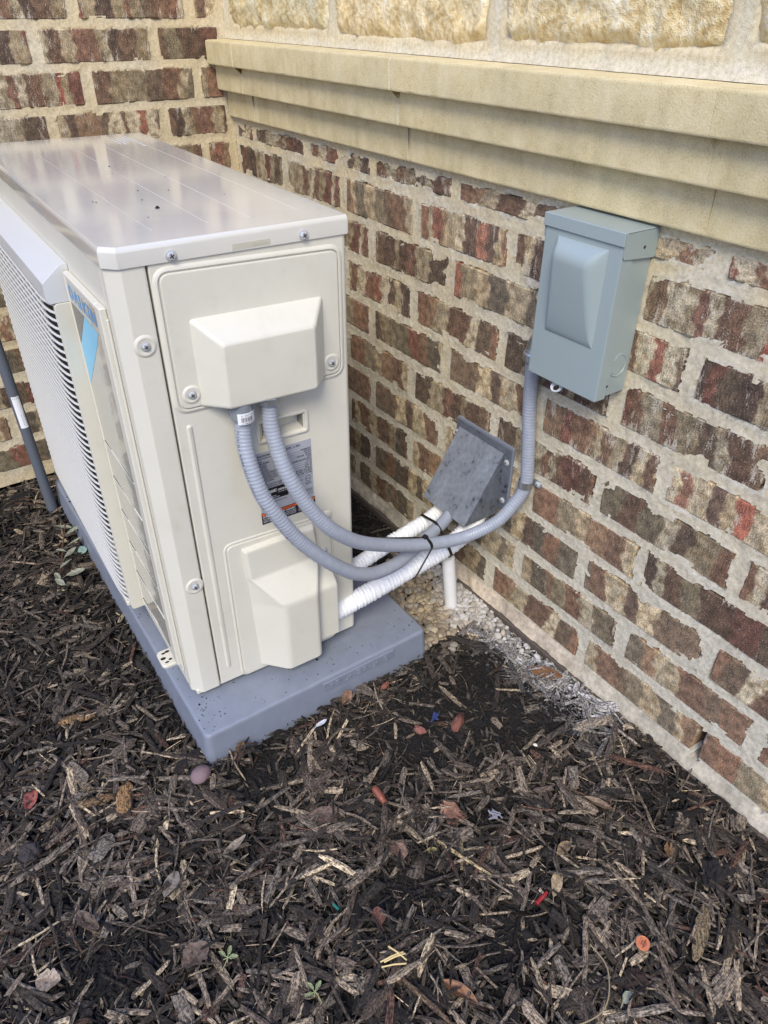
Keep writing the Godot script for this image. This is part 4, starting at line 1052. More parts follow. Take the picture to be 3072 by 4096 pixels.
func build_hoses():
	var dn := Vector3(0, -1, 0)
	# the hose with the plastic hub: down, round to the right and up into the wall hood
	var t := thing("conduit", "grey flexible conduit with barcode sticker on its plastic hub, looping into the wall hood", "conduit")
	var p1 := upath([[-0.1885, 0.525, 0.0215], [-0.189, 0.507, 0.022], [-0.1915, 0.487, 0.027], [-0.192, 0.462, 0.036], [-0.189, 0.435, 0.045], [-0.183, 0.405, 0.054], [-0.167, 0.369, 0.063], [-0.14, 0.32, 0.07], [-0.097, 0.2645, 0.074], [-0.05, 0.2165, 0.0715], [-0.016, 0.1925, 0.066], [0.016, 0.178, 0.058], [0.062, 0.1685, 0.045], [0.107, 0.166, 0.028], [0.157, 0.166, 0.008], [0.21, 0.168, -0.013], [0.25, 0.178, -0.03], [0.272, 0.205, -0.04]])
	var c1 := catmull(p1, 0.0011)
	var s := Sheet.new(); tube(s, c1, ribbed(0.0116, 0.0056, 0.0008), 18); put("hose", s.mesh(60.0), M.conduit, t)
	connector(t, p1[0] + unit_xf.basis * Vector3(0, 0.026, 0), dn, true)
	s = Sheet.new()
	var q0 := Vector3(-0.1885, 0.525, 0.0215)
	var band := []
	for y in [0.5185, 0.5355]:
		var l := PackedVector3Array()
		for k in 9:
			var a := deg_to_rad(-18.0 + k * 15.0) - PI / 2 + PI * 0.12 - PI * 0.25
			l.append(unit_xf * Vector3(q0.x + cos(-a) * 0.01735 * 1.0, y, q0.z + sin(-a) * 0.01735))
		band.append(l)
	s.loft(band, false, false, false)
	var st := put("sticker", s.mesh(60.0), M.sticker, t)
	s = Sheet.new()
	for k in 13:
		var a0 := deg_to_rad(58.0 + k * 4.6); var a1 := a0 + deg_to_rad([1.2, 2.6, 1.8][k % 3])
		var r := 0.01755
		s.quad(unit_xf * Vector3(q0.x + cos(a0) * r, 0.5225, q0.z + sin(a0) * r), unit_xf * Vector3(q0.x + cos(a1) * r, 0.5225, q0.z + sin(a1) * r), unit_xf * Vector3(q0.x + cos(a1) * r, 0.5295, q0.z + sin(a1) * r), unit_xf * Vector3(q0.x + cos(a0) * r, 0.5295, q0.z + sin(a0) * r))
	for w in [["0 887193", 0.5322, 0.0022], ["1/2\"ENVIROFLEX", 0.5203, 0.0019]]:
		var n: int = (w[0] as String).length()
		for k in n:
			var a := deg_to_rad(58.0 + (n - 1 - k) * 62.0 / n)
			var o := Vector3(cos(a), 0, sin(a))
			letters(s, w[0][k], unit_xf * Transform3D(Basis(Vector3(sin(a), 0, -cos(a)) * -1.0 * -1.0, Vector3(0, -1, 0) * -1.0, o), Vector3(q0.x, w[1], q0.z) + o * 0.0176), w[2])
	put("barcode", s.mesh(0), M.ink, st)
	s = Sheet.new()
	print_along(s, c1, "FLEXIBLE NONMETALLIC CONDUIT TYPE B 80C DRY 60C WET OIL RESISTANT 70C WET FOR OUTDOOR SUNLIGHT RESISTANT", 0.0116, 0.0036, unit_xf.basis * Vector3(-0.8, -0.35, 0.5), 0.022)
	put("printing", s.mesh(0), M.ink, t)
	# the hose with the metal nut: round to the right, strapped to the brick, up to the disconnect box
	t = thing("conduit", "grey flexible conduit with steel nut, strapped to the brick and rising to the electrical box", "conduit")
	var p2 := upath([[-0.1455, 0.535, 0.02], [-0.146, 0.517, 0.02], [-0.147, 0.494, 0.024], [-0.145, 0.467, 0.032], [-0.142, 0.441, 0.042], [-0.134, 0.412, 0.052], [-0.121, 0.38, 0.06], [-0.102, 0.345, 0.068], [-0.077, 0.312, 0.073], [-0.032, 0.271, 0.07], [0.029, 0.233, 0.06], [0.107, 0.197, 0.053], [0.183, 0.178, 0.055], [0.234, 0.186, 0.067], [0.264, 0.2095, 0.0835]])
	p2.append_array([Vector3(-0.0285, 0.303, 1.126), Vector3(-0.0155, 0.33, 1.132), Vector3(-0.0135, 0.362, 1.1345), Vector3(-0.0135, 0.43, 1.1265), Vector3(-0.0145, 0.504, 1.118), Vector3(-0.02, 0.551, 1.1205), Vector3(-0.0275, 0.585, 1.1245)])
	var c2 := catmull(p2, 0.0011)
	s = Sheet.new(); tube(s, c2, ribbed(0.0117, 0.0056, 0.0007), 18); put("hose", s.mesh(60.0), M.conduit, t)
	connector(t, p2[0] + unit_xf.basis * Vector3(0, 0.0135, 0), dn, false)
	var e: Vector3 = p2[p2.size() - 1]
	s = Sheet.new(); lathe(s, [[0.0128, -0.003], [0.0158, -0.002], [0.0168, 0.0], [0.0168, 0.010], [0.0155, 0.012], [0.0148, 0.0125], [0.014, 0.0165]], facing(e, Vector3(0.0, 1, 0.05)), 20); put("nut", s.mesh(30.0), M.zinc, t)
	s = Sheet.new(); tube(s, catmull([e + Vector3(0, 0.014, 0), e + Vector3(0, 0.026, 0.001), e + Vector3(0, 0.037, 0.009), e + Vector3(0, 0.041, 0.0335)], 0.003), func(a, b): return 0.0122, 18); put("elbow", s.mesh(60.0), M.zinc, t)
	# strap round that hose
	t = thing("pipe_strap", "small zinc one-hole strap screwed to the brick round the upper conduit", "pipe strap", Vector3(-0.0135, 0.346, 1.1333))
	s = Sheet.new()
	var l0 := []
	for q in [[0.0124, -0.007], [0.0138, -0.007], [0.0138, 0.007], [0.0124, 0.007], [0.0124, -0.007]]:
		var l := PackedVector3Array()
		for k in 13:
			var a := PI / 2 + (PI * 1.12) * k / 12.0 - 0.2
			l.append(Vector3(cos(a) * q[0], q[1], sin(a) * q[0]))
		l0.append(l)
	s.loft(l0, false, false, false)
	put("band", s.mesh(40.0), M.zinc, t)
	s = Sheet.new(); s.loft([at_x(rrect(0.006, -0.0035, 0.0285, 0.0115, 0.006, 4), 0.0128), at_x(rrect(0.006, -0.0035, 0.0285, 0.0115, 0.006, 4), 0.0108), at_x(inset(rrect(0.006, -0.0035, 0.0285, 0.0115, 0.006, 4), 0.0006), 0.0102)]); put("tab", s.mesh(30.0), M.zinc, t)
	screw(Vector3(0.0102, 0.0045, 0.0198), Vector3(-1, 0.05, 0.1), t, 0.0046)
	# two taped and insulated refrigerant pipes
	var wr := noise(71, 1.0, 2); var wr2 := noise(72, 1.0, 2)
	var both := []
	for k in 2:
		var pts: Array = upath([[-0.062, 0.064, -0.004], [-0.028, 0.070, -0.002], [0.023, 0.079, 0.0], [0.078, 0.0885, 0.0], [0.154, 0.104, 0.002], [0.213, 0.123, 0.008], [0.25, 0.146, 0.012], [0.272, 0.17, 0.011], [0.284, 0.2, 0.0], [0.29, 0.23, -0.012]] if k == 0 else [[-0.07, 0.1, -0.028], [-0.021, 0.1115, -0.034], [0.033, 0.121, -0.041], [0.086, 0.126, -0.05], [0.156, 0.133, -0.06], [0.225, 0.142, -0.068], [0.256, 0.165, -0.07], [0.272, 0.2, -0.07]])
		t = thing("insulated_pipe", ["thicker white taped refrigerant pipe, the lower one from the valve cover to the wall hood", "thinner white taped refrigerant pipe, the upper one just behind the grey hoses"][k], "pipe", Vector3.ZERO, 0.0, "white insulated pipes between unit and wall")
		var c := catmull(pts, 0.0016); both.append(c)
		var r0: float = [0.0178, 0.0138][k]
		s = Sheet.new()
		tube(s, c, func(along: float, a: float) -> float:
			var lap := fposmod(along / 0.0105 + a / TAU + 0.35 * wr2.get_noise_2d(along * 60.0 + k * 9.0, 3.0), 1.0)
			return r0 + 0.0010 * (1.0 - lap) + 0.0012 * wr.get_noise_2d(along * 300.0, a * 2.6 + k * 30.0) + 0.0009 * wr2.get_noise_2d(along * 90.0 + 50.0 * k, a * 0.9) + (0.0009 * sin(along * 900.0 + a * 1.5) * clampf(wr2.get_noise_2d(along * 22.0, k * 4.0) + 0.6, 0.1, 1.0)), 26)
		put("taped_sleeve", s.mesh(75.0), M.wrap, t)
	# black ties round the bundle
	var axis := unit_xf.basis * Vector3(0.94, 0.2, 0.0).normalized()
	for q in [[Vector3(0.117, 0.13, 0.0), true, "black cable tie round both white pipes and both grey hoses, its head on top", Vector3(0.9, 0.1, -0.2)], [Vector3(0.196, 0.15, -0.01), false, "black cable tie round the pipes just below the steel wall hood", Vector3(0.9, 0.3, 0.1)]]:
		var o: Vector3 = unit_xf * (q[0] as Vector3)
		axis = (unit_xf.basis * (q[3] as Vector3)).normalized()
		var ex := axis.cross(Vector3.UP).normalized(); var ey := ex.cross(axis).normalized()
		var flat := PackedVector2Array()
		for w in [[both[0], 0.0192], [both[1], 0.0152], [c1, 0.0122]] + ([[c2, 0.0122]] if q[1] else []):
			var best := Vector3.ZERO; var bd := 9.0
			for p in w[0]:
				var d := absf((p - o).dot(axis)) + (0.0 if (p - o).length() < 0.2 else 1.0)
				if d < bd: bd = d; best = p
			for k in 24: flat.append(Vector2((best - o).dot(ex), (best - o).dot(ey)) + Vector2(cos(TAU * k / 24), sin(TAU * k / 24)) * float(w[1]))
		var hull := Geometry2D.convex_hull(flat)
		hull.remove_at(hull.size() - 1)
		t = thing("cable_tie", q[2], "cable tie", Vector3.ZERO, 0.0, "black ties round the pipe bundle")
		s = Sheet.new()
		var rings := []
		for w in [[0.0, -0.0027], [0.0014, -0.0027], [0.0014, 0.0027], [0.0, 0.0027], [0.0, -0.0027]]:
			var l := PackedVector3Array()
			for p in inset(hull, -w[0]): l.append(o + ex * p.x + ey * p.y + axis * w[1])
			rings.append(l)
		s.loft(rings, false, false); put("band", s.mesh(50.0), M.tie, t)
		var hi := 0
		for k in hull.size():
			var d0 := hull[k].dot(Vector2(-0.25, 1.0) if q[1] else Vector2(0.25, -1.0)); var d1 := hull[hi].dot(Vector2(-0.25, 1.0) if q[1] else Vector2(0.25, -1.0))
			if d0 > d1: hi = k
		s = Sheet.new(); s.box(Vector3(-0.0044, -0.001, -0.0048), Vector3(0.0044, 0.0062, 0.0048), 0.0008)
		var hd := put("head", s.mesh(30.0), M.tie, t)
		hd.transform = Transform3D(Basis(axis, ey, axis.cross(ey)), o + ex * hull[hi].x + ey * hull[hi].y)
	# white drain stub standing in the pebbles
	t = thing("drain_pipe", "short white plastic pipe standing upright in the pebbles under the pipe bundle", "drain pipe", Vector3(-0.0765, 0.0, 1.0285))
	s = Sheet.new(); tube(s, catmull([Vector3(0.002, -0.03, 0), Vector3(0, 0.0, 0), Vector3(-0.0085, 0.07, 0.0), Vector3(-0.018, 0.142, 0.0)], 0.012), func(a, b): return 0.0133, 24); put("tube", s.mesh(50.0), M.pvc, t)
	# dark conduit leaning in the corner behind the unit
	t = thing("pipe", "dark grey rigid conduit with white sticker standing beside the far end of the pad", "conduit pipe", Vector3(-0.683, 0.0, 0.18))
	s = Sheet.new()
	var top := Vector3(-0.0225, 1.2, -0.094)
	tube(s, PackedVector3Array([top * -0.03, Vector3.ZERO, top * 0.25, top * 0.5, top]), func(a, b): return 0.0122, 24); put("tube", s.mesh(50.0), M.dark_pipe, t)
	s = Sheet.new()
	var bands := []
	for y in [0.232, 0.3105]:
		var l := PackedVector3Array()
		for k in 9:
			var a := deg_to_rad(48.0 + k * 10.5)
			l.append(top * (y / 1.2) + Vector3(cos(a), 0, sin(a)) * 0.0125)
		bands.append(l)
	s.loft(bands, false, false, false); st = put("sticker", s.mesh(60.0), M.sticker, t)
	s = Sheet.new()
	for k in 18:
		var y := 0.238 + k * 0.0018
		for half in [[56.0, 88.0]] if k < 17 else []:
			var a0 := deg_to_rad(half[0]); var a1 := deg_to_rad(half[1])
			var c := top * (y / 1.2); var w := 0.0004 + 0.0005 * (k % 3)
			s.quad(c + Vector3(cos(a0), 0, sin(a0)) * 0.01265, c + Vector3(cos(a1), 0, sin(a1)) * 0.01265, c + Vector3(cos(a1), 0, sin(a1)) * 0.01265 + Vector3(0, w, 0), c + Vector3(cos(a0), 0, sin(a0)) * 0.01265 + Vector3(0, w, 0))
	for row in 4:
		var a := deg_to_rad(60.0 + row * 18.0)
		var o := Vector3(cos(a), 0, sin(a))
		letters(s, ["RIGID PVC CONDUIT SCH 40", "1/2 IN X 10 FT", "SUNLIGHT RESISTANT", "90C WIRE"][row], Transform3D(Basis(Vector3(0, -1, 0), Vector3(-sin(a), 0, cos(a)), o), top * (0.307 / 1.2) + o * 0.0127), 0.0022, [0.034, 0.022, 0.03, 0.016][row])
	put("barcode", s.mesh(0), M.ink, st)

# ---------------------------------------------------------------- ground, mulch, pebbles
var gn := FastNoiseLite.new()
var gn2 := FastNoiseLite.new()
func lin(r: int, g: int, b: int) -> Color: return Color8(r, g, b).srgb_to_linear()
func lay_of_land(x: float, z: float) -> float:           # height of the soil
	var h := -0.011 + 0.011 * smoothstep(1.22, 1.45, z) * smoothstep(-0.14, -0.02, x) + 0.006 * gn.get_noise_2d(x * 4.0, z * 4.0) + 0.004 * gn2.get_noise_2d(x * 22.0, z * 22.0)
	return h
func bare(x: float, z: float) -> float:                  # 1 where dark soil lies open
	var b := 0.0
	for q in [[-0.27, 1.245, 0.17, 0.085], [-0.17, 1.325, 0.12, 0.085], [-0.12, 1.2, 0.06, 0.05], [-0.9, 1.325, 0.09, 0.05], [-0.53, 1.46, 0.085, 0.05], [-0.6, 1.17, 0.06, 0.035], [-0.43, 1.6, 0.06, 0.04], [-0.13, 1.70, 0.04, 0.025], [-0.1, 0.5, 0.16, 0.4]]:
		var d := Vector2((x - q[0]) / q[2], (z - q[1]) / q[3]).length()
		b = maxf(b, smoothstep(1.25, 0.6, d + 0.3 * gn2.get_noise_2d(x * 30, z * 30)))
	return b
func fines(x: float, z: float) -> float:                 # 1 where the chips are small and mixed with soil
	return clampf(smoothstep(-0.05, 0.4, gn.get_noise_2d(x * 5.5 + 40.0, z * 5.5)) * 0.8 + 0.55 * smoothstep(1.05, 0.85, z) * smoothstep(-0.55, -0.7, x), 0.0, 0.9)
func in_pad(x: float, z: float, m := 0.0) -> bool: return x > -0.6573 - m and x < -0.2001 + m and z > 0.1367 - m and z < 1.1019 + m
func dusted(x: float, z: float) -> float:                # white lime dust along the foot of the wall
	return smoothstep(0.12, 0.04, -x + 0.045 * gn2.get_noise_2d(x * 40, z * 40)) * smoothstep(0.96, 1.06, z) * smoothstep(1.49, 1.38, z)

func build_ground():
	gn.seed = 81; gn.frequency = 1.0; gn2.seed = 82; gn2.frequency = 1.0
	var xs := [-60.0, -20.0, -8.0, -4.0, -2.6]; var zs := [-30.0, -8.0, -2.0, -0.4]
	var a := -2.0
	while a < 0.06: xs.append(a); a += 0.02
	xs.append_array([0.3, 2.0, 10.0, 60.0])
	a = 0.0
	while a < 2.7: zs.append(a); a += 0.02
	zs.append_array([3.2, 5.0, 10.0, 25.0, 60.0])
	var st := SurfaceTool.new(); st.begin(Mesh.PRIMITIVE_TRIANGLES); st.set_smooth_group(0)
	for z in zs:
		for x in xs: st.add_vertex(Vector3(x, lay_of_land(x, z), z))
	var n := xs.size()
	for j in zs.size() - 1:
		for i in n - 1:
			var k := j * n + i
			for q in [k, k + 1, k + n + 1, k, k + n + 1, k + n]: st.add_index(q)
	st.generate_normals()
	tag(put("ground", st.commit(), M.soil), "dark soil of the planting bed under the wood chips", "ground", "", "structure")

func chip(seed_: int, l: float, w: float, t: float, seg: int, sides: int, bend: float, ragged: float) -> ArrayMesh:
	var r := RandomNumberGenerator.new(); r.seed = seed_
	var s := Sheet.new()
	var loops := []
	var v0 := r.randf()
	var prof := []
	for k in sides: prof.append(r.randf_range(0.72, 1.12))
	for i in seg + 1:
		var f := float(i) / seg
		var fat := (1.0 - pow(absf(f * 2 - 1), 3.0) * ragged) * r.randf_range(0.85, 1.1)
		if i == 0 or i == seg: fat *= r.randf_range(0.62, 1.05)
		var lp := PackedVector3Array()
		for k in sides:
			var a := TAU * (k + 0.5) / sides
			var jag := (r.randf_range(-0.16, 0.16) * l * 0.5 if (i == 0 or i == seg) else 0.0)
			lp.append(Vector3((f - 0.5) * l + jag, sin(a) * t / 2 * fat * prof[k] + bend * (0.25 - pow(f - 0.5, 2.0)) * l, cos(a) * w / 2 * fat * prof[k] + bend * 0.6 * l * sin(f * 3.0)))
		loops.append(lp)
	s.loft(loops)
	for i in s.v.size(): s.uv[i] = Vector2(s.v[i].x / 0.05 + v0, v0 * 3.0 + s.v[i].z / 0.03 + s.v[i].y / 0.04)
	return s.mesh(24.0)
func scatter(called: String, parent: Node3D, mesh: Mesh, m: Material, list: Array, label := ""):
	var mm := MultiMesh.new()
	mm.transform_format = MultiMesh.TRANSFORM_3D; mm.use_colors = true; mm.mesh = mesh; mm.instance_count = list.size()
	for i in list.size(): mm.set_instance_transform(i, list[i][0]); mm.set_instance_color(i, list[i][1])
	var o := MultiMeshInstance3D.new(); o.multimesh = mm; o.material_override = m; o.name = called
	parent.add_child(o, true)
	o.set_meta("kind", "stuff")
var tones := []
var litter_at := []
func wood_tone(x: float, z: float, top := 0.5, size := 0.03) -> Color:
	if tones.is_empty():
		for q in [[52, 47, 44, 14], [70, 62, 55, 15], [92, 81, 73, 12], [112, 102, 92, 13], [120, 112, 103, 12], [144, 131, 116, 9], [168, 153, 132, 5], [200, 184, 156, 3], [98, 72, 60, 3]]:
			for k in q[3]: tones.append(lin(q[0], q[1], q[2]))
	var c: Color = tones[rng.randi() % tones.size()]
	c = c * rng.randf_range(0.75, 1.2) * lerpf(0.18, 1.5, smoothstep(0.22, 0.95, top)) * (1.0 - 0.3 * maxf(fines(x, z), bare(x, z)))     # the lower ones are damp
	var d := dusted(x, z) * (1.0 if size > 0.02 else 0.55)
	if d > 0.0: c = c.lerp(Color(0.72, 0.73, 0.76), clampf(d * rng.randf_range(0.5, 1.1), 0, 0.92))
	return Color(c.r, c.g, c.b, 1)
func build_mulch():
	var root := thing("wood_chips", "dark brown shredded wood chip mulch covering the planting bed", "mulch")
	root.set_meta("kind", "stuff")
	# kinds: [length, width, thickness, sections, sides, bend, ragged, count, name]
	var kinds := [[0.046, 0.0075, 0.0042, 5, 6, 0.02, 0.08, 1250, "splinter"], [0.036, 0.0058, 0.004, 4, 6, -0.03, 0.1, 2600, "splinter"], [0.03, 0.0125, 0.0036, 5, 6, 0.04, 0.05, 700, "flake"], [0.024, 0.0095, 0.0065, 4, 6, 0.0, 0.05, 1500, "chunk"], [0.058, 0.0032, 0.003, 7, 5, 0.10, 0.4, 2000, "twig"], [0.034, 0.018, 0.0038, 5, 7, 0.06, 0.05, 380, "bark_flake"], [0.018, 0.0055, 0.0032, 3, 5, 0.0, 0.5, 8000, "bit"], [0.0105, 0.0034, 0.0022, 2, 4, 0.0, 0.5, 14000, "crumb"], [0.07, 0.0095, 0.006, 6, 6, 0.03, 0.08, 520, "stick"], [0.026, 0.0014, 0.0012, 3, 4, 0.12, 0.3, 5200, "fibre"], [0.042, 0.0155, 0.009, 5, 7, 0.0, 0.04, 220, "block"]]
	for k in kinds.size():
		var q: Array = kinds[k]
		for variant in 3:
			var mesh := chip(100 + k * 10 + variant, q[0], q[1], q[2], q[3], q[4], q[5] * (1.0 - variant * 0.9), q[6])
			var list := []
			var tries := int(q[7] * 1.5)
			for i in tries:
				var x := rng.randf_range(-1.75, -0.008); var z := rng.randf_range(0.008, 2.35)
				var sc := rng.randf_range(0.62, 1.35)
				var m: float = q[0] * 0.30 * sc
				if in_pad(x, z, m): continue
				if x > -0.012 - m * (0.5 if z < 1.3 else 0.2) or z < 0.01 + m * 0.5: continue
				var b := bare(x, z)
				if q[0] > 0.02 and rng.randf() < b * 0.93: continue
				if q[0] > 0.02 and rng.randf() < fines(x, z) * (0.85 if q[0] > 0.03 else 0.6): continue
				if q[0] > 0.012 and q[0] <= 0.02 and rng.randf() < b * 0.7: continue
				var peb := pebbled(x, z)
				if rng.randf() < peb * 1.02: continue
				if q[0] < 0.02 and rng.randf() < 0.2 * (1.0 - b): continue
				var lift := rng.randf()
				var up := lift * 0.0135 * (1.0 - 0.8 * b) + (0.004 if q[0] > 0.04 else 0.0)
				if x > -0.08 and z < 1.3: up *= 0.5
				var y := lay_of_land(x, z) + 0.003 + up
				var tilt := 0.28 if q[0] < 0.04 else 0.16
				var bs := Basis.from_euler(Vector3(rng.randf_range(-0.5, 0.5), rng.randf() * TAU, rng.randf_range(-tilt, tilt))).scaled_local(Vector3(sc, sc * rng.randf_range(0.8, 1.2), sc * rng.randf_range(0.75, 1.25)))
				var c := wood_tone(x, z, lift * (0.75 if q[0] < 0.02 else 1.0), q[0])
				if q[8] == "fibre": c = Color(c.r * 1.5 + 0.03, c.g * 1.45 + 0.025, c.b * 1.35 + 0.018, 1)
				if q[8] == "crumb" and rng.randf() < 0.6: c = c * 0.6
				list.append([Transform3D(bs, Vector3(x, y, z)), Color(c.r, c.g, c.b, 1)])
			scatter(q[8], root, mesh, M.wood, list)
	# shreds that lie over the single leaves and chunks
	for variant in 3:
		var list := []
		for p in litter_at:
			if rng.randf() > 0.4: continue
			var a := rng.randf() * TAU; var d := rng.randf_range(0.012, 0.026)
			var x: float = p.x + cos(a) * d; var z: float = p.z + sin(a) * d
			if x > -0.02 or in_pad(x, z, 0.012): continue
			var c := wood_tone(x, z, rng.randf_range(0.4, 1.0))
			list.append([Transform3D(Basis.from_euler(Vector3(rng.randf_range(-0.4, 0.4), rng.randf() * TAU, rng.randf_range(-0.15, 0.15))).scaled_local(Vector3.ONE * rng.randf_range(0.6, 1.0)), Vector3(x, p.y + 0.001, z)), Color(c.r, c.g, c.b, 1)])
		scatter("splinter", root, chip(300 + variant, 0.036, 0.0048, 0.0036, 4, 6, 0.02, 0.3), M.wood, list)
	# clods of black soil in the open patches
	var soil := thing("soil_clods", "loose black soil crumbs in the bare patches between the wood chips", "soil")
	soil.set_meta("kind", "stuff")
	for variant in 3:
		var list := []
		for i in 7500:
			var x := rng.randf_range(-1.3, -0.02); var z := rng.randf_range(0.02, 2.0)
			if in_pad(x, z, 0.003) or rng.randf() > bare(x, z) * 0.9 + 0.06 + 0.3 * fines(x, z): continue
			if rng.randf() < pebbled(x, z): continue
			var r := rng.randf_range(0.0012, 0.0042) * (2.4 if rng.randf() < 0.03 else 1.0)
			var c := lin(34, 31, 30) * rng.randf_range(0.5, 1.5)
			c = c.lerp(Color(0.5, 0.5, 0.52), dusted(x, z) * (0.6 if rng.randf() < 0.4 else 0.1))
			list.append([Transform3D(Basis.from_euler(Vector3(rng.randf(), rng.randf() * 6.0, rng.randf())).scaled_local(Vector3(r, r * 0.8, r)), Vector3(x, lay_of_land(x, z) + r * 0.4 + 0.001, z)), Color(c.r, c.g, c.b, 1)])
		scatter("clod", soil, blob(40 + variant, 1.0, 0.3, 6, 4), M.clod, list)
func blob(seed_: int, r: float, rough: float, n := 10, m := 6) -> ArrayMesh:
	var g := noise(seed_, (0.75 if rough < 0.32 else 1.5) / r, 2 if rough < 0.32 else 4)
	var s := Sheet.new()
	var loops := []
	for j in range(1, m):
		var th := PI * j / m
		var l := PackedVector3Array()
		for k in n:
			var d := Vector3(cos(TAU * k / n) * sin(th), cos(th), sin(TAU * k / n) * sin(th))
			l.append(d * r * (1.0 + rough * g.get_noise_3dv(d * r)))
		loops.append(l)
	s.loft(loops)
	return s.mesh(70.0)
func pebbled(x: float, z: float) -> float:
	var e := gn2.get_noise_2d(x * 26.0, z * 26.0) * 0.035
	if z > 1.1: return 0.16 * smoothstep(0.065, 0.03, -x + e) * smoothstep(1.3, 1.16, z)
	return smoothstep(0.80, 0.9, z + e) * smoothstep(1.155 , 1.085, z + e + absf(x + 0.1) * 0.12) * smoothstep(-0.235, -0.215, x)
func build_pebbles():
	var root := thing("pebbles", "tan and white-dusted pea gravel between the pad corner and the brick wall", "gravel")
	root.set_meta("kind", "stuff")
	for variant in 5:
		var list := []
		for i in 900:
			var x := rng.randf_range(-0.215, -0.012); var z := rng.randf_range(0.72, 1.34)
			if in_pad(x, z, 0.002): continue
			if rng.randf() > pebbled(x, z) and rng.randf() > 0.004: continue
			var r := rng.randf_range(0.0036, 0.0078)
			var y := lay_of_land(x, z) + r * 0.5 + rng.randf_range(0.002, 0.0145)
			var c: Color = [lin(172, 158, 136), lin(156, 143, 124), lin(186, 173, 152), lin(138, 128, 114), lin(168, 161, 150), lin(178, 160, 132)][rng.randi() % 6] * rng.randf_range(0.7, 1.1)
			var d := smoothstep(0.125, 0.07, -x + (1.05 - z) * 0.35 + 0.03 * gn2.get_noise_2d(x * 30, z * 30)) 
			c = c.lerp(Color(0.66, 0.67, 0.7), clampf(d * rng.randf_range(0.3, 1.0), 0, 0.85))
			list.append([Transform3D(Basis.from_euler(Vector3(rng.randf_range(-0.5, 0.5), rng.randf() * 6.3, rng.randf_range(-0.5, 0.5))).scaled_local(Vector3(r * rng.randf_range(1.05, 1.45), r * rng.randf_range(0.6, 0.85), r)), Vector3(x, y, z)), Color(c.r, c.g, c.b, 1)])
		scatter("pebble", root, blob(20 + variant, 1.0, 0.24, 10, 7), M.stone, list)

# ---------------------------------------------------------------- single things lying about
func leaf_mesh(l: float, w: float, curl: float, fold: float, lobes := 0.0, seed_ := 1, c := Color(0.2, 0.15, 0.1), c2 := Color(0.1, 0.08, 0.06), twist := 0.0) -> ArrayMesh:
	var g := noise(seed_, 60.0, 2)
	var s := Sheet.new()
	var n := 14; var m := 8
	var p := []
	for i in n + 1:
		var f := float(i) / n
		var half := w / 2 * pow(sin(PI * clampf(f * 0.96 + 0.02, 0, 1)), 0.75) * (1.0 + lobes * absf(sin(f * PI * 4.0)) - lobes * 0.4)
		var row := []
		for j in m + 1:
			var t := float(j) / m * 2 - 1
			var x := (f - 0.5) * l
			var z := t * half * (1.0 + 0.12 * g.get_noise_2d(f * 0.05, signf(t)))
			var y := curl * l * (pow(f - 0.5, 2.0) * 2.0) + fold * absf(t) * half + 0.06 * w * g.get_noise_2d(x * 1.2, z * 1.2)
			var a := twist * (f - 0.5)
			row.append(Vector3(x, y * cos(a) - z * sin(a), y * sin(a) + z * cos(a)))
		p.append(row)
	for i in n:
		for j in m:
			var t := absf((j + 0.5) / m * 2 - 1)
			s.c = c.lerp(c2, clampf(0.5 + 1.2 * g.get_noise_2d(i * 0.02, j * 0.012) + (0.4 if t < 0.15 else 0.0), 0, 1))
			s.quad(p[i][j], p[i + 1][j], p[i + 1][j + 1], p[i][j + 1])
			var d := Vector3(0, -0.0004, 0)
			s.quad(p[i][j + 1] + d, p[i + 1][j + 1] + d, p[i + 1][j] + d, p[i][j] + d)
	s.c = c2
	tube(s, PackedVector3Array([Vector3(-0.5 * l - 0.008, curl * l * 0.6 - 0.001, 0.002), Vector3(-0.48 * l, curl * l * 0.46, 0)]), func(a, b): return 0.0006, 5)
	return s.mesh(60.0)
func lying(called: String, label: String, cat: String, mesh: Mesh, m: Material, x: float, z: float, y: float, yaw: float, pitch := 0.0, roll := 0.0, group := "") -> MeshInstance3D:
	var o := put(called, mesh, m)
	o.transform = Transform3D(Basis.from_euler(Vector3(roll + (0.16 if cat == "leaf" else 0.0), yaw, pitch - (0.1 if cat == "leaf" else 0.0))), Vector3(x, y - (0.0045 if cat == "leaf" else 0.002), z))
	for k in (6 if cat in ["leaf", "wood chunk", "wood", "bark", "stick", "splinter", "stone"] else 0): litter_at.append(Vector3(x, y, z))
	tag(o, label, cat, group)
	return o
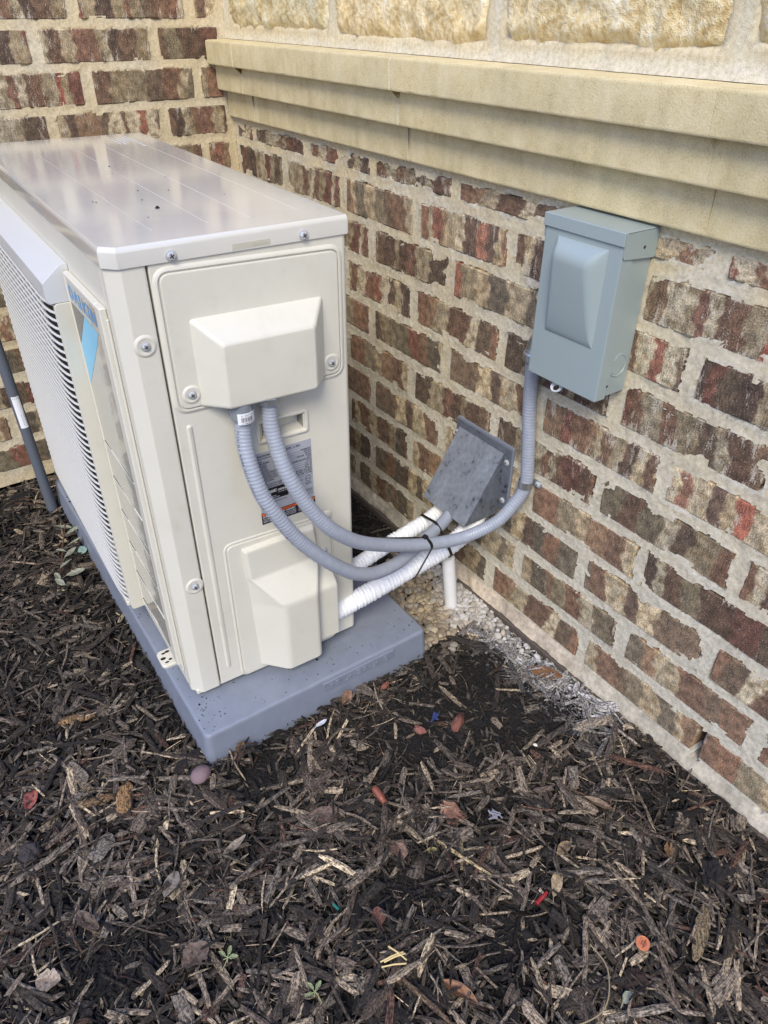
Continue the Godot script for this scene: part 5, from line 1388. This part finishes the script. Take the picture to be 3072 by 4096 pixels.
func build_litter():
	var B := func(seed_, l, w, t, c: Color, bend := 0.0, seg := 7) -> ArrayMesh:
		var ms := chip(seed_, l, w, t, seg, 8, bend, 0.35)
		var arr := ms.surface_get_arrays(0)
		var cols := PackedColorArray(); cols.resize((arr[Mesh.ARRAY_VERTEX] as PackedVector3Array).size()); cols.fill(c)
		arr[Mesh.ARRAY_COLOR] = cols
		var o := ArrayMesh.new(); o.add_surface_from_arrays(Mesh.PRIMITIVE_TRIANGLES, arr); return o
	var C := func(ms: ArrayMesh, c: Color, k := Vector3.ONE) -> ArrayMesh:
		var arr := ms.surface_get_arrays(0)
		var vs: PackedVector3Array = arr[Mesh.ARRAY_VERTEX]
		for i in vs.size(): vs[i] *= k
		arr[Mesh.ARRAY_VERTEX] = vs
		var cols := PackedColorArray(); cols.resize(vs.size()); cols.fill(c); arr[Mesh.ARRAY_COLOR] = cols
		var o := ArrayMesh.new(); o.add_surface_from_arrays(Mesh.PRIMITIVE_TRIANGLES, arr); return o
	var L := func(l: float, w: float, curl: float, fold: float, lobes := 0.0, sd := 1, c := Color.WHITE, c2 := Color.WHITE, twist := 0.0) -> ArrayMesh:
		return leaf_mesh(l * 0.9, w * 0.86, curl, fold + 0.12, lobes, sd, c * 0.78, c2 * 0.72, twist + (0.5 if sd % 2 == 0 else -0.4))
	lying("pebble", "smooth purple-grey oval pebble beside the near front corner of the pad", "pebble", C.call(blob(3, 0.0185, 0.1, 18, 12), lin(134, 112, 118), Vector3(1.05, 0.55, 0.82)), M.stone, -0.682, 1.123, 0.012, 0.5)
	lying("wood_chunk", "squarish split tan wood chunk with deep grain lying below the purple pebble", "wood chunk", B.call(7, 0.054, 0.027, 0.016, lin(166, 132, 92)), M.wood, -0.8, 1.098, 0.014, 1.15)
	lying("wood_chunk", "long flat tan wood chunk with square ends between red leaf and split chunk", "wood chunk", B.call(8, 0.06, 0.02, 0.011, lin(140, 112, 80)), M.wood, -0.843, 1.075, 0.012, -0.25)
	lying("wood_chunk", "pale tan wood slab lying out in the mulch in front of the guard grille", "wood chunk", B.call(9, 0.056, 0.019, 0.010, lin(150, 118, 84)), M.wood, -0.82, 0.892, 0.013, -0.35)
	lying("leaf", "red folded dry leaf lying beside the long flat tan wood chunk", "leaf", L.call(0.046, 0.024, 0.12, 0.9, 0.0, 5, lin(160, 72, 62), lin(190, 128, 118)), M.leaf, -0.925, 1.02, 0.016, 1.0)
	lying("leaf", "pale grey cracked leaf with folded tip on the mulch below the long flat chunk", "leaf", L.call(0.045, 0.024, 0.05, 0.25, 0.0, 6, lin(168, 158, 148), lin(128, 116, 104)), M.leaf, -0.79, 1.272, 0.016, 0.75)
	lying("leaf", "bleached curled leaf strip lying under the split wood chunk", "leaf", L.call(0.048, 0.013, 0.3, 0.6, 0.0, 7, lin(176, 164, 150), lin(128, 114, 98)), M.leaf, -0.69, 1.27, 0.015, 0.2)
	lying("bark_piece", "grey weathered bark square lying near the dark stone", "bark", B.call(12, 0.042, 0.034, 0.01, lin(136, 130, 122), 0.06), M.wood, -0.855, 1.16, 0.012, 0.6)
	lying("stone", "dark rough stone lying at the outer edge of the mulch", "stone", C.call(blob(9, 0.016, 0.6, 30, 20), lin(62, 58, 56), Vector3(1.0, 0.6, 1.1)), M.clod, -0.948, 1.105, 0.009, 0.3)
	lying("stick", "long grey weathered stick lying beside the dark stone", "stick", B.call(13, 0.092, 0.011, 0.008, lin(142, 132, 120), 0.03, 9), M.wood, -0.935, 1.135, 0.015, 0.2)
	lying("leaf", "brown hanging dead leaf beside a bare soil patch", "leaf", L.call(0.05, 0.022, 0.2, 0.5, 0.0, 8, lin(110, 92, 80), lin(74, 60, 52)), M.leaf, -0.905, 1.255, 0.014, -1.0)
	lying("leaf", "pale beige crumpled leaf at the foot of the picture below the soil patch", "leaf", L.call(0.034, 0.028, 0.3, 0.5, 0.3, 9, lin(176, 160, 142), lin(138, 120, 104)), M.leaf, -0.968, 1.305, 0.016, -0.6)
	lying("leaf", "greyish brown crumpled oak leaf above the variegated sprig", "leaf", L.call(0.046, 0.032, 0.25, 0.5, 0.35, 10, lin(132, 114, 102), lin(94, 78, 68)), M.leaf, -0.8, 1.385, 0.018, 0.4)
	lying("leaf", "big brown pointed leaf under twigs below the copper cap", "leaf", L.call(0.064, 0.03, 0.1, 0.25, 0.1, 11, lin(118, 94, 84), lin(82, 66, 58)), M.leaf, -0.548, 1.305, 0.016, -0.5)
	lying("leaf", "pinkish tan lobed leaf near the edge of the black soil patch", "leaf", L.call(0.038, 0.034, 0.08, 0.15, 0.5, 12, lin(164, 122, 102), lin(136, 100, 84)), M.leaf, -0.385, 1.408, 0.016, 0.3)
	lying("leaf", "light brown half leaf with ragged top in the middle of the mulch", "leaf", L.call(0.034, 0.032, 0.06, 0.3, 0.3, 13, lin(152, 122, 104), lin(118, 94, 80)), M.leaf, -0.49, 1.416, 0.016, 1.4)
	lying("leaf", "small coppery brown leaf on dark soil above the straw", "leaf", L.call(0.03, 0.024, 0.16, 0.3, 0.2, 14, lin(146, 100, 86), lin(104, 72, 62)), M.leaf, -0.568, 1.478, 0.014, 1.2)
	lying("leaf", "orange brown curled leaf with yellow stub at its tip", "leaf", L.call(0.056, 0.02, 0.1, 0.7, 0.0, 15, lin(176, 124, 82), lin(122, 88, 66)), M.leaf, -0.536, 1.617, 0.017, 1.9)
	lying("leaf", "tiny yellow-green leaf beside the long bleached splinter", "leaf", L.call(0.018, 0.008, 0.1, 0.3, 0.0, 16, lin(170, 160, 96), lin(128, 118, 70)), M.leaf, -0.448, 1.443, 0.017, -0.4)
	lying("leaf", "cream torn leaf above the red wall plug", "leaf", L.call(0.05, 0.02, 0.06, 0.35, 0.0, 17, lin(204, 184, 150), lin(170, 148, 116)), M.leaf, -0.33, 1.585, 0.017, 0.55)
	lying("leaf", "light brown curled leaf strip standing over a flat grey chip", "leaf", L.call(0.05, 0.014, 0.16, 0.7, 0.0, 18, lin(150, 126, 102), lin(106, 86, 68)), M.leaf, -0.183, 1.532, 0.019, -1.1, 0.15)
	lying("leaf", "folded beige leaf between two long grey sticks", "leaf", L.call(0.036, 0.018, 0.05, 0.35, 0.1, 19, lin(170, 148, 118), lin(132, 110, 86)), M.leaf, -0.282, 1.553, 0.016, 0.1)
	lying("leaf", "small tan curled leaf under the wall end of the mulch", "leaf", L.call(0.034, 0.016, 0.3, 0.5, 0.2, 20, lin(166, 132, 96), lin(110, 84, 62)), M.leaf, -0.155, 1.645, 0.017, 0.7)
	lying("leaf", "small grey-green leaf with pale rim near the foot of the picture", "leaf", L.call(0.022, 0.014, 0.1, 0.3, 0.0, 21, lin(136, 146, 128), lin(184, 186, 164)), M.leaf, -0.362, 1.742, 0.016, 0.1)
	lying("leaf", "large brown leaf standing on edge among white-dusted chips by the wall", "leaf", L.call(0.072, 0.026, 0.05, 0.3, 0.0, 22, lin(138, 98, 62), lin(112, 78, 50)), M.leaf, -0.062, 1.292, 0.03, -0.9, 0.35, 0.6)
	lying("leaf", "light brown pointed leaf leaning against the near face of the pad", "leaf", L.call(0.036, 0.022, 0.1, 0.2, 0.0, 23, lin(164, 126, 100), lin(128, 96, 76)), M.leaf, -0.4, 1.125, 0.02, 0.6, 0.3, 0.5)
	lying("leaf", "brown curled leaf against the near front corner of the pad", "leaf", L.call(0.036, 0.018, 0.35, 0.6, 0.2, 24, lin(120, 92, 70), lin(80, 60, 46)), M.leaf, -0.61, 1.12, 0.017, 0.9, 0.5)
	lying("wood_piece", "large rounded driftwood piece with pale grain near the copper coin", "wood", B.call(30, 0.076, 0.024, 0.018, lin(150, 134, 106), 0.0, 9), M.wood, -0.214, 1.745, 0.014, 0.45)
	lying("wood_piece", "broad white-dusted wood piece lying beside the foot of the wall", "wood", B.call(31, 0.075, 0.02, 0.012, lin(176, 164, 150), 0.02, 8), M.wood, -0.068, 1.418, 0.015, -0.25)
	lying("splinter", "long bleached splinter slanting past the short red wire end", "splinter", B.call(32, 0.1, 0.007, 0.004, lin(198, 180, 142), 0.02, 9), M.wood, -0.42, 1.472, 0.018, -1.22)
	lying("stick", "straight brown stick running off the foot of the picture", "stick", B.call(33, 0.085, 0.007, 0.007, lin(128, 108, 88), 0.0, 7), M.wood, -0.578, 1.6, 0.018, -1.3)
	lying("brick_chip", "reddish brown brick chip lying on the open black soil", "brick chip", C.call(blob(14, 0.018, 0.45, 10, 6), lin(118, 76, 66), Vector3(1.25, 0.45, 0.5)), M.clod, -0.262, 1.278, 0.009, 0.6)
	lying("brick_chip", "pinkish brick chip on the soil just off the pad", "brick chip", C.call(blob(15, 0.011, 0.45, 10, 6), lin(138, 92, 82), Vector3(0.7, 0.5, 1.1)), M.clod, -0.328, 1.252, 0.009, 0.3)
	lying("brick_chip", "small orange-red brick chip touching the near face of the pad", "brick chip", C.call(blob(16, 0.0095, 0.45, 10, 6), lin(128, 78, 66), Vector3(1.1, 0.5, 0.6)), M.clod, -0.322, 1.137, 0.012, 0.3)
	lying("paint_flake", "white paint flake lying on chips in front of the pad", "paint flake", L.call(0.027, 0.009, 0.05, 0.1, 0.1, 26, lin(222, 226, 232), lin(206, 212, 222)), M.leaf, -0.468, 1.151, 0.02, 0.15)
	lying("foam_crumb", "white crumb lying on the black soil towards the wall", "crumb", C.call(blob(18, 0.005, 0.3, 8, 6), lin(226, 220, 206), Vector3(0.6, 0.5, 1.0)), M.plain, -0.18, 1.389, 0.006, 0.5)
	lying("clod", "large dark lump of soil lying near the wall", "soil lump", C.call(blob(19, 0.022, 0.75, 30, 20), lin(40, 36, 34), Vector3(1.4, 0.5, 0.9)), M.clod, -0.108, 1.703, 0.002, 0.3)
	lying("clod", "round dark brown soil lump just below the copper coin", "soil lump", C.call(blob(20, 0.016, 0.6, 30, 20), lin(58, 46, 40), Vector3(1.1, 0.6, 0.9)), M.clod, -0.335, 1.735, 0.006, 0.3)
	lying("round_leaf", "round mint-green leaf lying against the long side of the pad", "leaf", L.call(0.024, 0.022, 0.02, 0.05, 0.0, 27, lin(156, 186, 176), lin(140, 170, 160)), M.leaf, -0.672, 0.413, 0.022, 0.2, 0.0, 0.5)
	# copper cap, coin, wall plugs
	var s := Sheet.new()
	lathe(s, [[0.0004, 0.0], [0.0035, 0.0006], [0.0058, 0.003], [0.0062, 0.007], [0.0062, 0.022], [0.0055, 0.024], [0.005, 0.027], [0.0053, 0.032]], Transform3D.IDENTITY, 18)
	var o := lying("copper_cap", "copper tube cap with rounded end half tucked under a pale chip", "pipe cap", s.mesh(45.0), M.copper, -0.462, 1.31, 0.018, 0.0)
	o.transform = Transform3D(facing(Vector3.ZERO, Vector3(0.02, -0.16, 1.0)).basis, Vector3(-0.463, 0.02, 1.309))
	var coin := thing("coin", "copper one-cent coin lying flat on the wood chips", "coin", Vector3(-0.298, 0.022, 1.712), 0.35)
	coin.rotation.x = 0.12; coin.rotation.z = 0.1
	s = Sheet.new(); lathe(s, [[0.0092, 0.0], [0.0095, 0.0003], [0.0095, 0.0012], [0.0092, 0.0015], [0.0086, 0.0015], [0.0083, 0.0012], [0.0001, 0.0012]], Transform3D.IDENTITY, 32, true); put("disc", s.mesh(25.0), M.coin, coin)
	s = Sheet.new()
	var up := Transform3D(Basis(Vector3(1, 0, 0), Vector3(0, 0, -1), Vector3(0, 1, 0)), Vector3(0, 0.0012, 0))
	for q in [[-0.0035, 0.0012, 0.0035, 0.0026], [-0.0034, -0.0042, -0.0022, 0.0008], [-0.0016, -0.0052, -0.0005, 0.0008], [0.0003, -0.0054, 0.0014, 0.0008], [0.002, -0.0046, 0.0032, 0.0008]]:
		s.box(Vector3(q[0], 0.0011, -q[1]), Vector3(q[2], 0.0016, -q[3]), 0.0002)
	s.box(Vector3(-0.0062, 0.0011, 0.001), Vector3(0.0062, 0.0018, 0.0026), 0.0003)
	letters(s, "ONE CENT", up * Transform3D(Basis(), Vector3(-0.0052, -0.0018, 0.0007)), 0.0016, 0.0104, true); letters(s, "E PLURIBUS UNUM", up * Transform3D(Basis(), Vector3(-0.0052, 0.0045, 0.0004)), 0.0011, 0.0104)
	put("relief", s.mesh(20.0), M.copper, coin)
	s = Sheet.new()
	s.c = lin(142, 30, 36)
	lathe(s, [[0.0032, 0.0], [0.0036, 0.0008], [0.0036, 0.002], [0.0027, 0.0026], [0.0027, 0.006], [0.0031, 0.0075], [0.0025, 0.0085], [0.0031, 0.011], [0.0025, 0.012], [0.0031, 0.0145], [0.0024, 0.0155], [0.0028, 0.0185], [0.002, 0.0235], [0.0014, 0.024]], facing(Vector3.ZERO, Vector3(1, 0.03, -0.12)), 12)
	lying("wall_plug", "ribbed red plastic wall plug on the mulch below the cream leaf", "wall plug", s.mesh(30.0), M.plain, -0.377, 1.592, 0.021, 0.0)
	s = Sheet.new(); s.c = lin(170, 48, 58); lathe(s, [[0.0016, 0.0], [0.0019, 0.0004], [0.0019, 0.0088], [0.0015, 0.009]], facing(Vector3.ZERO, Vector3(0.25, 0.2, 1)), 10); lying("wire_end", "short red wire insulation end beside the long bleached splinter", "wire scrap", s.mesh(40.0), M.plain, -0.437, 1.474, 0.017, 0.0)
	s = Sheet.new(); s.c = lin(24, 104, 94); lathe(s, [[0.0017, 0.0], [0.0021, 0.0004], [0.0021, 0.0108], [0.0016, 0.011]], facing(Vector3.ZERO, Vector3(0.15, 0.1, 1)), 10); lying("wire_end", "short teal wire insulation end on the mulch left of the coppery leaf", "wire scrap", s.mesh(40.0), M.plain, -0.612, 1.43, 0.017, 0.0)
	# blue fluff
	for q in [[-0.293, 1.248, lin(54, 68, 116), "tiny blue fluff crumbs on the soil beside the pinkish brick chip", 0.0026], [-0.333, 1.455, lin(132, 132, 142), "dull lilac fluff tuft among the chips near the pinkish lobed leaf", 0.0032]]:
		s = Sheet.new(); s.c = q[2]
		var r := RandomNumberGenerator.new(); r.seed = int(q[0] * -1000)
		for k in 9:
			var at := Vector3(r.randfn(0, q[4]), absf(r.randfn(0, 0.002)), r.randfn(0, q[4] * 0.8))
			tube(s, catmull([at, at + Vector3(r.randfn(0, 0.004), 0.001, r.randfn(0, 0.004)), at + Vector3(r.randfn(0, 0.006), 0.0, r.randfn(0, 0.006))], 0.002), func(a, b): return 0.0011, 5)
		lying("fluff", q[3], "fluff", s.mesh(60.0), M.plain, q[0], q[1], 0.014, 0.0)
	# sprigs and the twig of pale leaves
	for q in [[-0.765, 1.412, "small variegated green sprig with three cream-edged leaves", 0.4], [-0.69, 1.513, "pale green sprig with three small leaves near the foot of the picture", 1.4]]:
		var t := thing("sprig", q[2], "sprig", Vector3(q[0], 0.017, q[1]), q[3])
		for k in 3:
			var g := put("leaf", L.call(0.0135, 0.0068, 0.1, 0.45, 0.0, 40 + k, lin(74, 96, 58), lin(168, 174, 128)), M.leaf, t)
			g.transform = Transform3D(Basis.from_euler(Vector3(0.2, -0.9 + k * 1.3, 0.15)), Vector3(cos(-0.9 + k * 1.3) * 0.0085, 0.002, -sin(-0.9 + k * 1.3) * 0.0085))
		s = Sheet.new(); s.c = lin(140, 136, 90); tube(s, PackedVector3Array([Vector3(0.001, 0.001, 0), Vector3(-0.008, 0, 0.003), Vector3(-0.015, -0.002, 0.004)]), func(a, b): return 0.0007, 6); put("stem", s.mesh(60.0), M.plain, t)
	var tw := thing("leafy_twig", "fallen twig with pale grey-green leaves lying along the front of the pad", "twig", Vector3(-0.715, 0.014, 0.4))
	s = Sheet.new(); s.c = lin(96, 72, 54); tube(s, catmull([Vector3(0.036, 0.012, -0.1), Vector3(0.012, 0.008, -0.03), Vector3(-0.01, 0.006, 0.04), Vector3(-0.04, 0.004, 0.12)], 0.01), func(a, b): return 0.0014, 7); put("stem", s.mesh(60.0), M.plain, tw)
	var k := 0
	for q in [[0.028, -0.092, 0.046, 2.6], [0.05, -0.062, 0.046, 0.1], [0.034, -0.016, 0.044, 0.25], [0.0, 0.0, 0.026, 2.4], [0.016, 0.02, 0.042, 0.6], [-0.002, 0.056, 0.036, 0.35], [0.006, 0.098, 0.046, -0.1], [-0.03, 0.09, 0.03, 1.7], [-0.03, 0.112, 0.034, 2.0]]:
		var g := put("leaf", L.call(q[2], q[2] * 0.42, 0.12, 0.25 + 0.3 * (k % 2), 0.0, 50 + k, lin(166, 168, 150), lin(128, 130, 108)), M.leaf, tw)
		g.transform = Transform3D(Basis.from_euler(Vector3(0.15 - 0.25 * (k % 3), q[3], 0.12)), Vector3(q[0], 0.01, q[1])); k += 1
	# straw
	var sw := thing("straw", "bundle of bleached straw stems lying on the dark soil", "straw", Vector3(-0.585, 0.017, 1.535))
	for q in [[-0.016, -0.004, 0.016, 0.003], [-0.018, 0.002, 0.011, 0.017], [0.004, -0.014, 0.014, 0.014], [-0.012, -0.001, 0.017, 0.006]]:
		s = Sheet.new(); s.c = lin(212, 190, 134); tube(s, PackedVector3Array([Vector3(q[0], 0.001, q[1]), Vector3((q[0] + q[2]) / 2, 0.004, (q[1] + q[3]) / 2), Vector3(q[2], 0.002, q[3])]), func(a, b): return 0.0011, 6); put("stem", s.mesh(60.0), M.plain, sw)
	s = Sheet.new(); s.c = lin(150, 134, 104); tube(s, catmull([Vector3(0.07, 0.0, -0.055), Vector3(0.076, 0.004, -0.02), Vector3(0.05, 0.004, 0.02), Vector3(-0.0, 0.002, 0.028), Vector3(-0.06, 0.0, 0.02)], 0.006), func(a, b): return 0.0009, 6)
	lying("dry_stem", "thin bleached stem arching over the mulch below the red wall plug", "stem", s.mesh(60.0), M.plain, -0.44, 1.70, 0.02, -0.35)

# ---------------------------------------------------------------- the scene
func _ready():
	rng.seed = 20240
	var cam := Camera3D.new(); cam.name = "camera"; add_child(cam)
	cam.position = Vector3(-0.8559, 1.0554, 1.9011); cam.rotation = Vector3(-0.609, -0.6055, 0.0063)
	cam.fov = 70.15; cam.near = 0.02; cam.far = 200.0; cam.current = true
	var sky_m := ProceduralSkyMaterial.new()
	sky_m.sky_top_color = Color(0.43, 0.57, 0.86); sky_m.sky_horizon_color = Color(0.92, 0.94, 0.98); sky_m.sky_curve = 0.2
	sky_m.ground_bottom_color = Color(0.10, 0.09, 0.08); sky_m.ground_horizon_color = Color(0.45, 0.45, 0.44)
	var sky := Sky.new(); sky.sky_material = sky_m
	var env := Environment.new()
	env.background_mode = Environment.BG_SKY; env.sky = sky
	env.tonemap_mode = Environment.TONE_MAPPER_LINEAR; env.tonemap_exposure = 2.1
	env.sdfgi_enabled = true; env.ssao_enabled = true; env.ssil_enabled = true
	var we := WorldEnvironment.new(); we.name = "environment"; we.environment = env; add_child(we)
	var sun := DirectionalLight3D.new(); sun.name = "sun"; sun.light_energy = 0.5; sun.light_angular_distance = 25.0; sun.light_color = Color(1.0, 0.97, 0.92); sun.shadow_enabled = true
	add_child(sun); sun.look_at_from_position(Vector3(-0.85, 1.3, 0.9), Vector3.ZERO)
	materials()
	build_ground()
	build_walls()
	build_pad()
	build_unit()
	build_disconnect()
	build_vent()
	build_hoses()
	build_pebbles()
	build_litter()
	build_mulch()
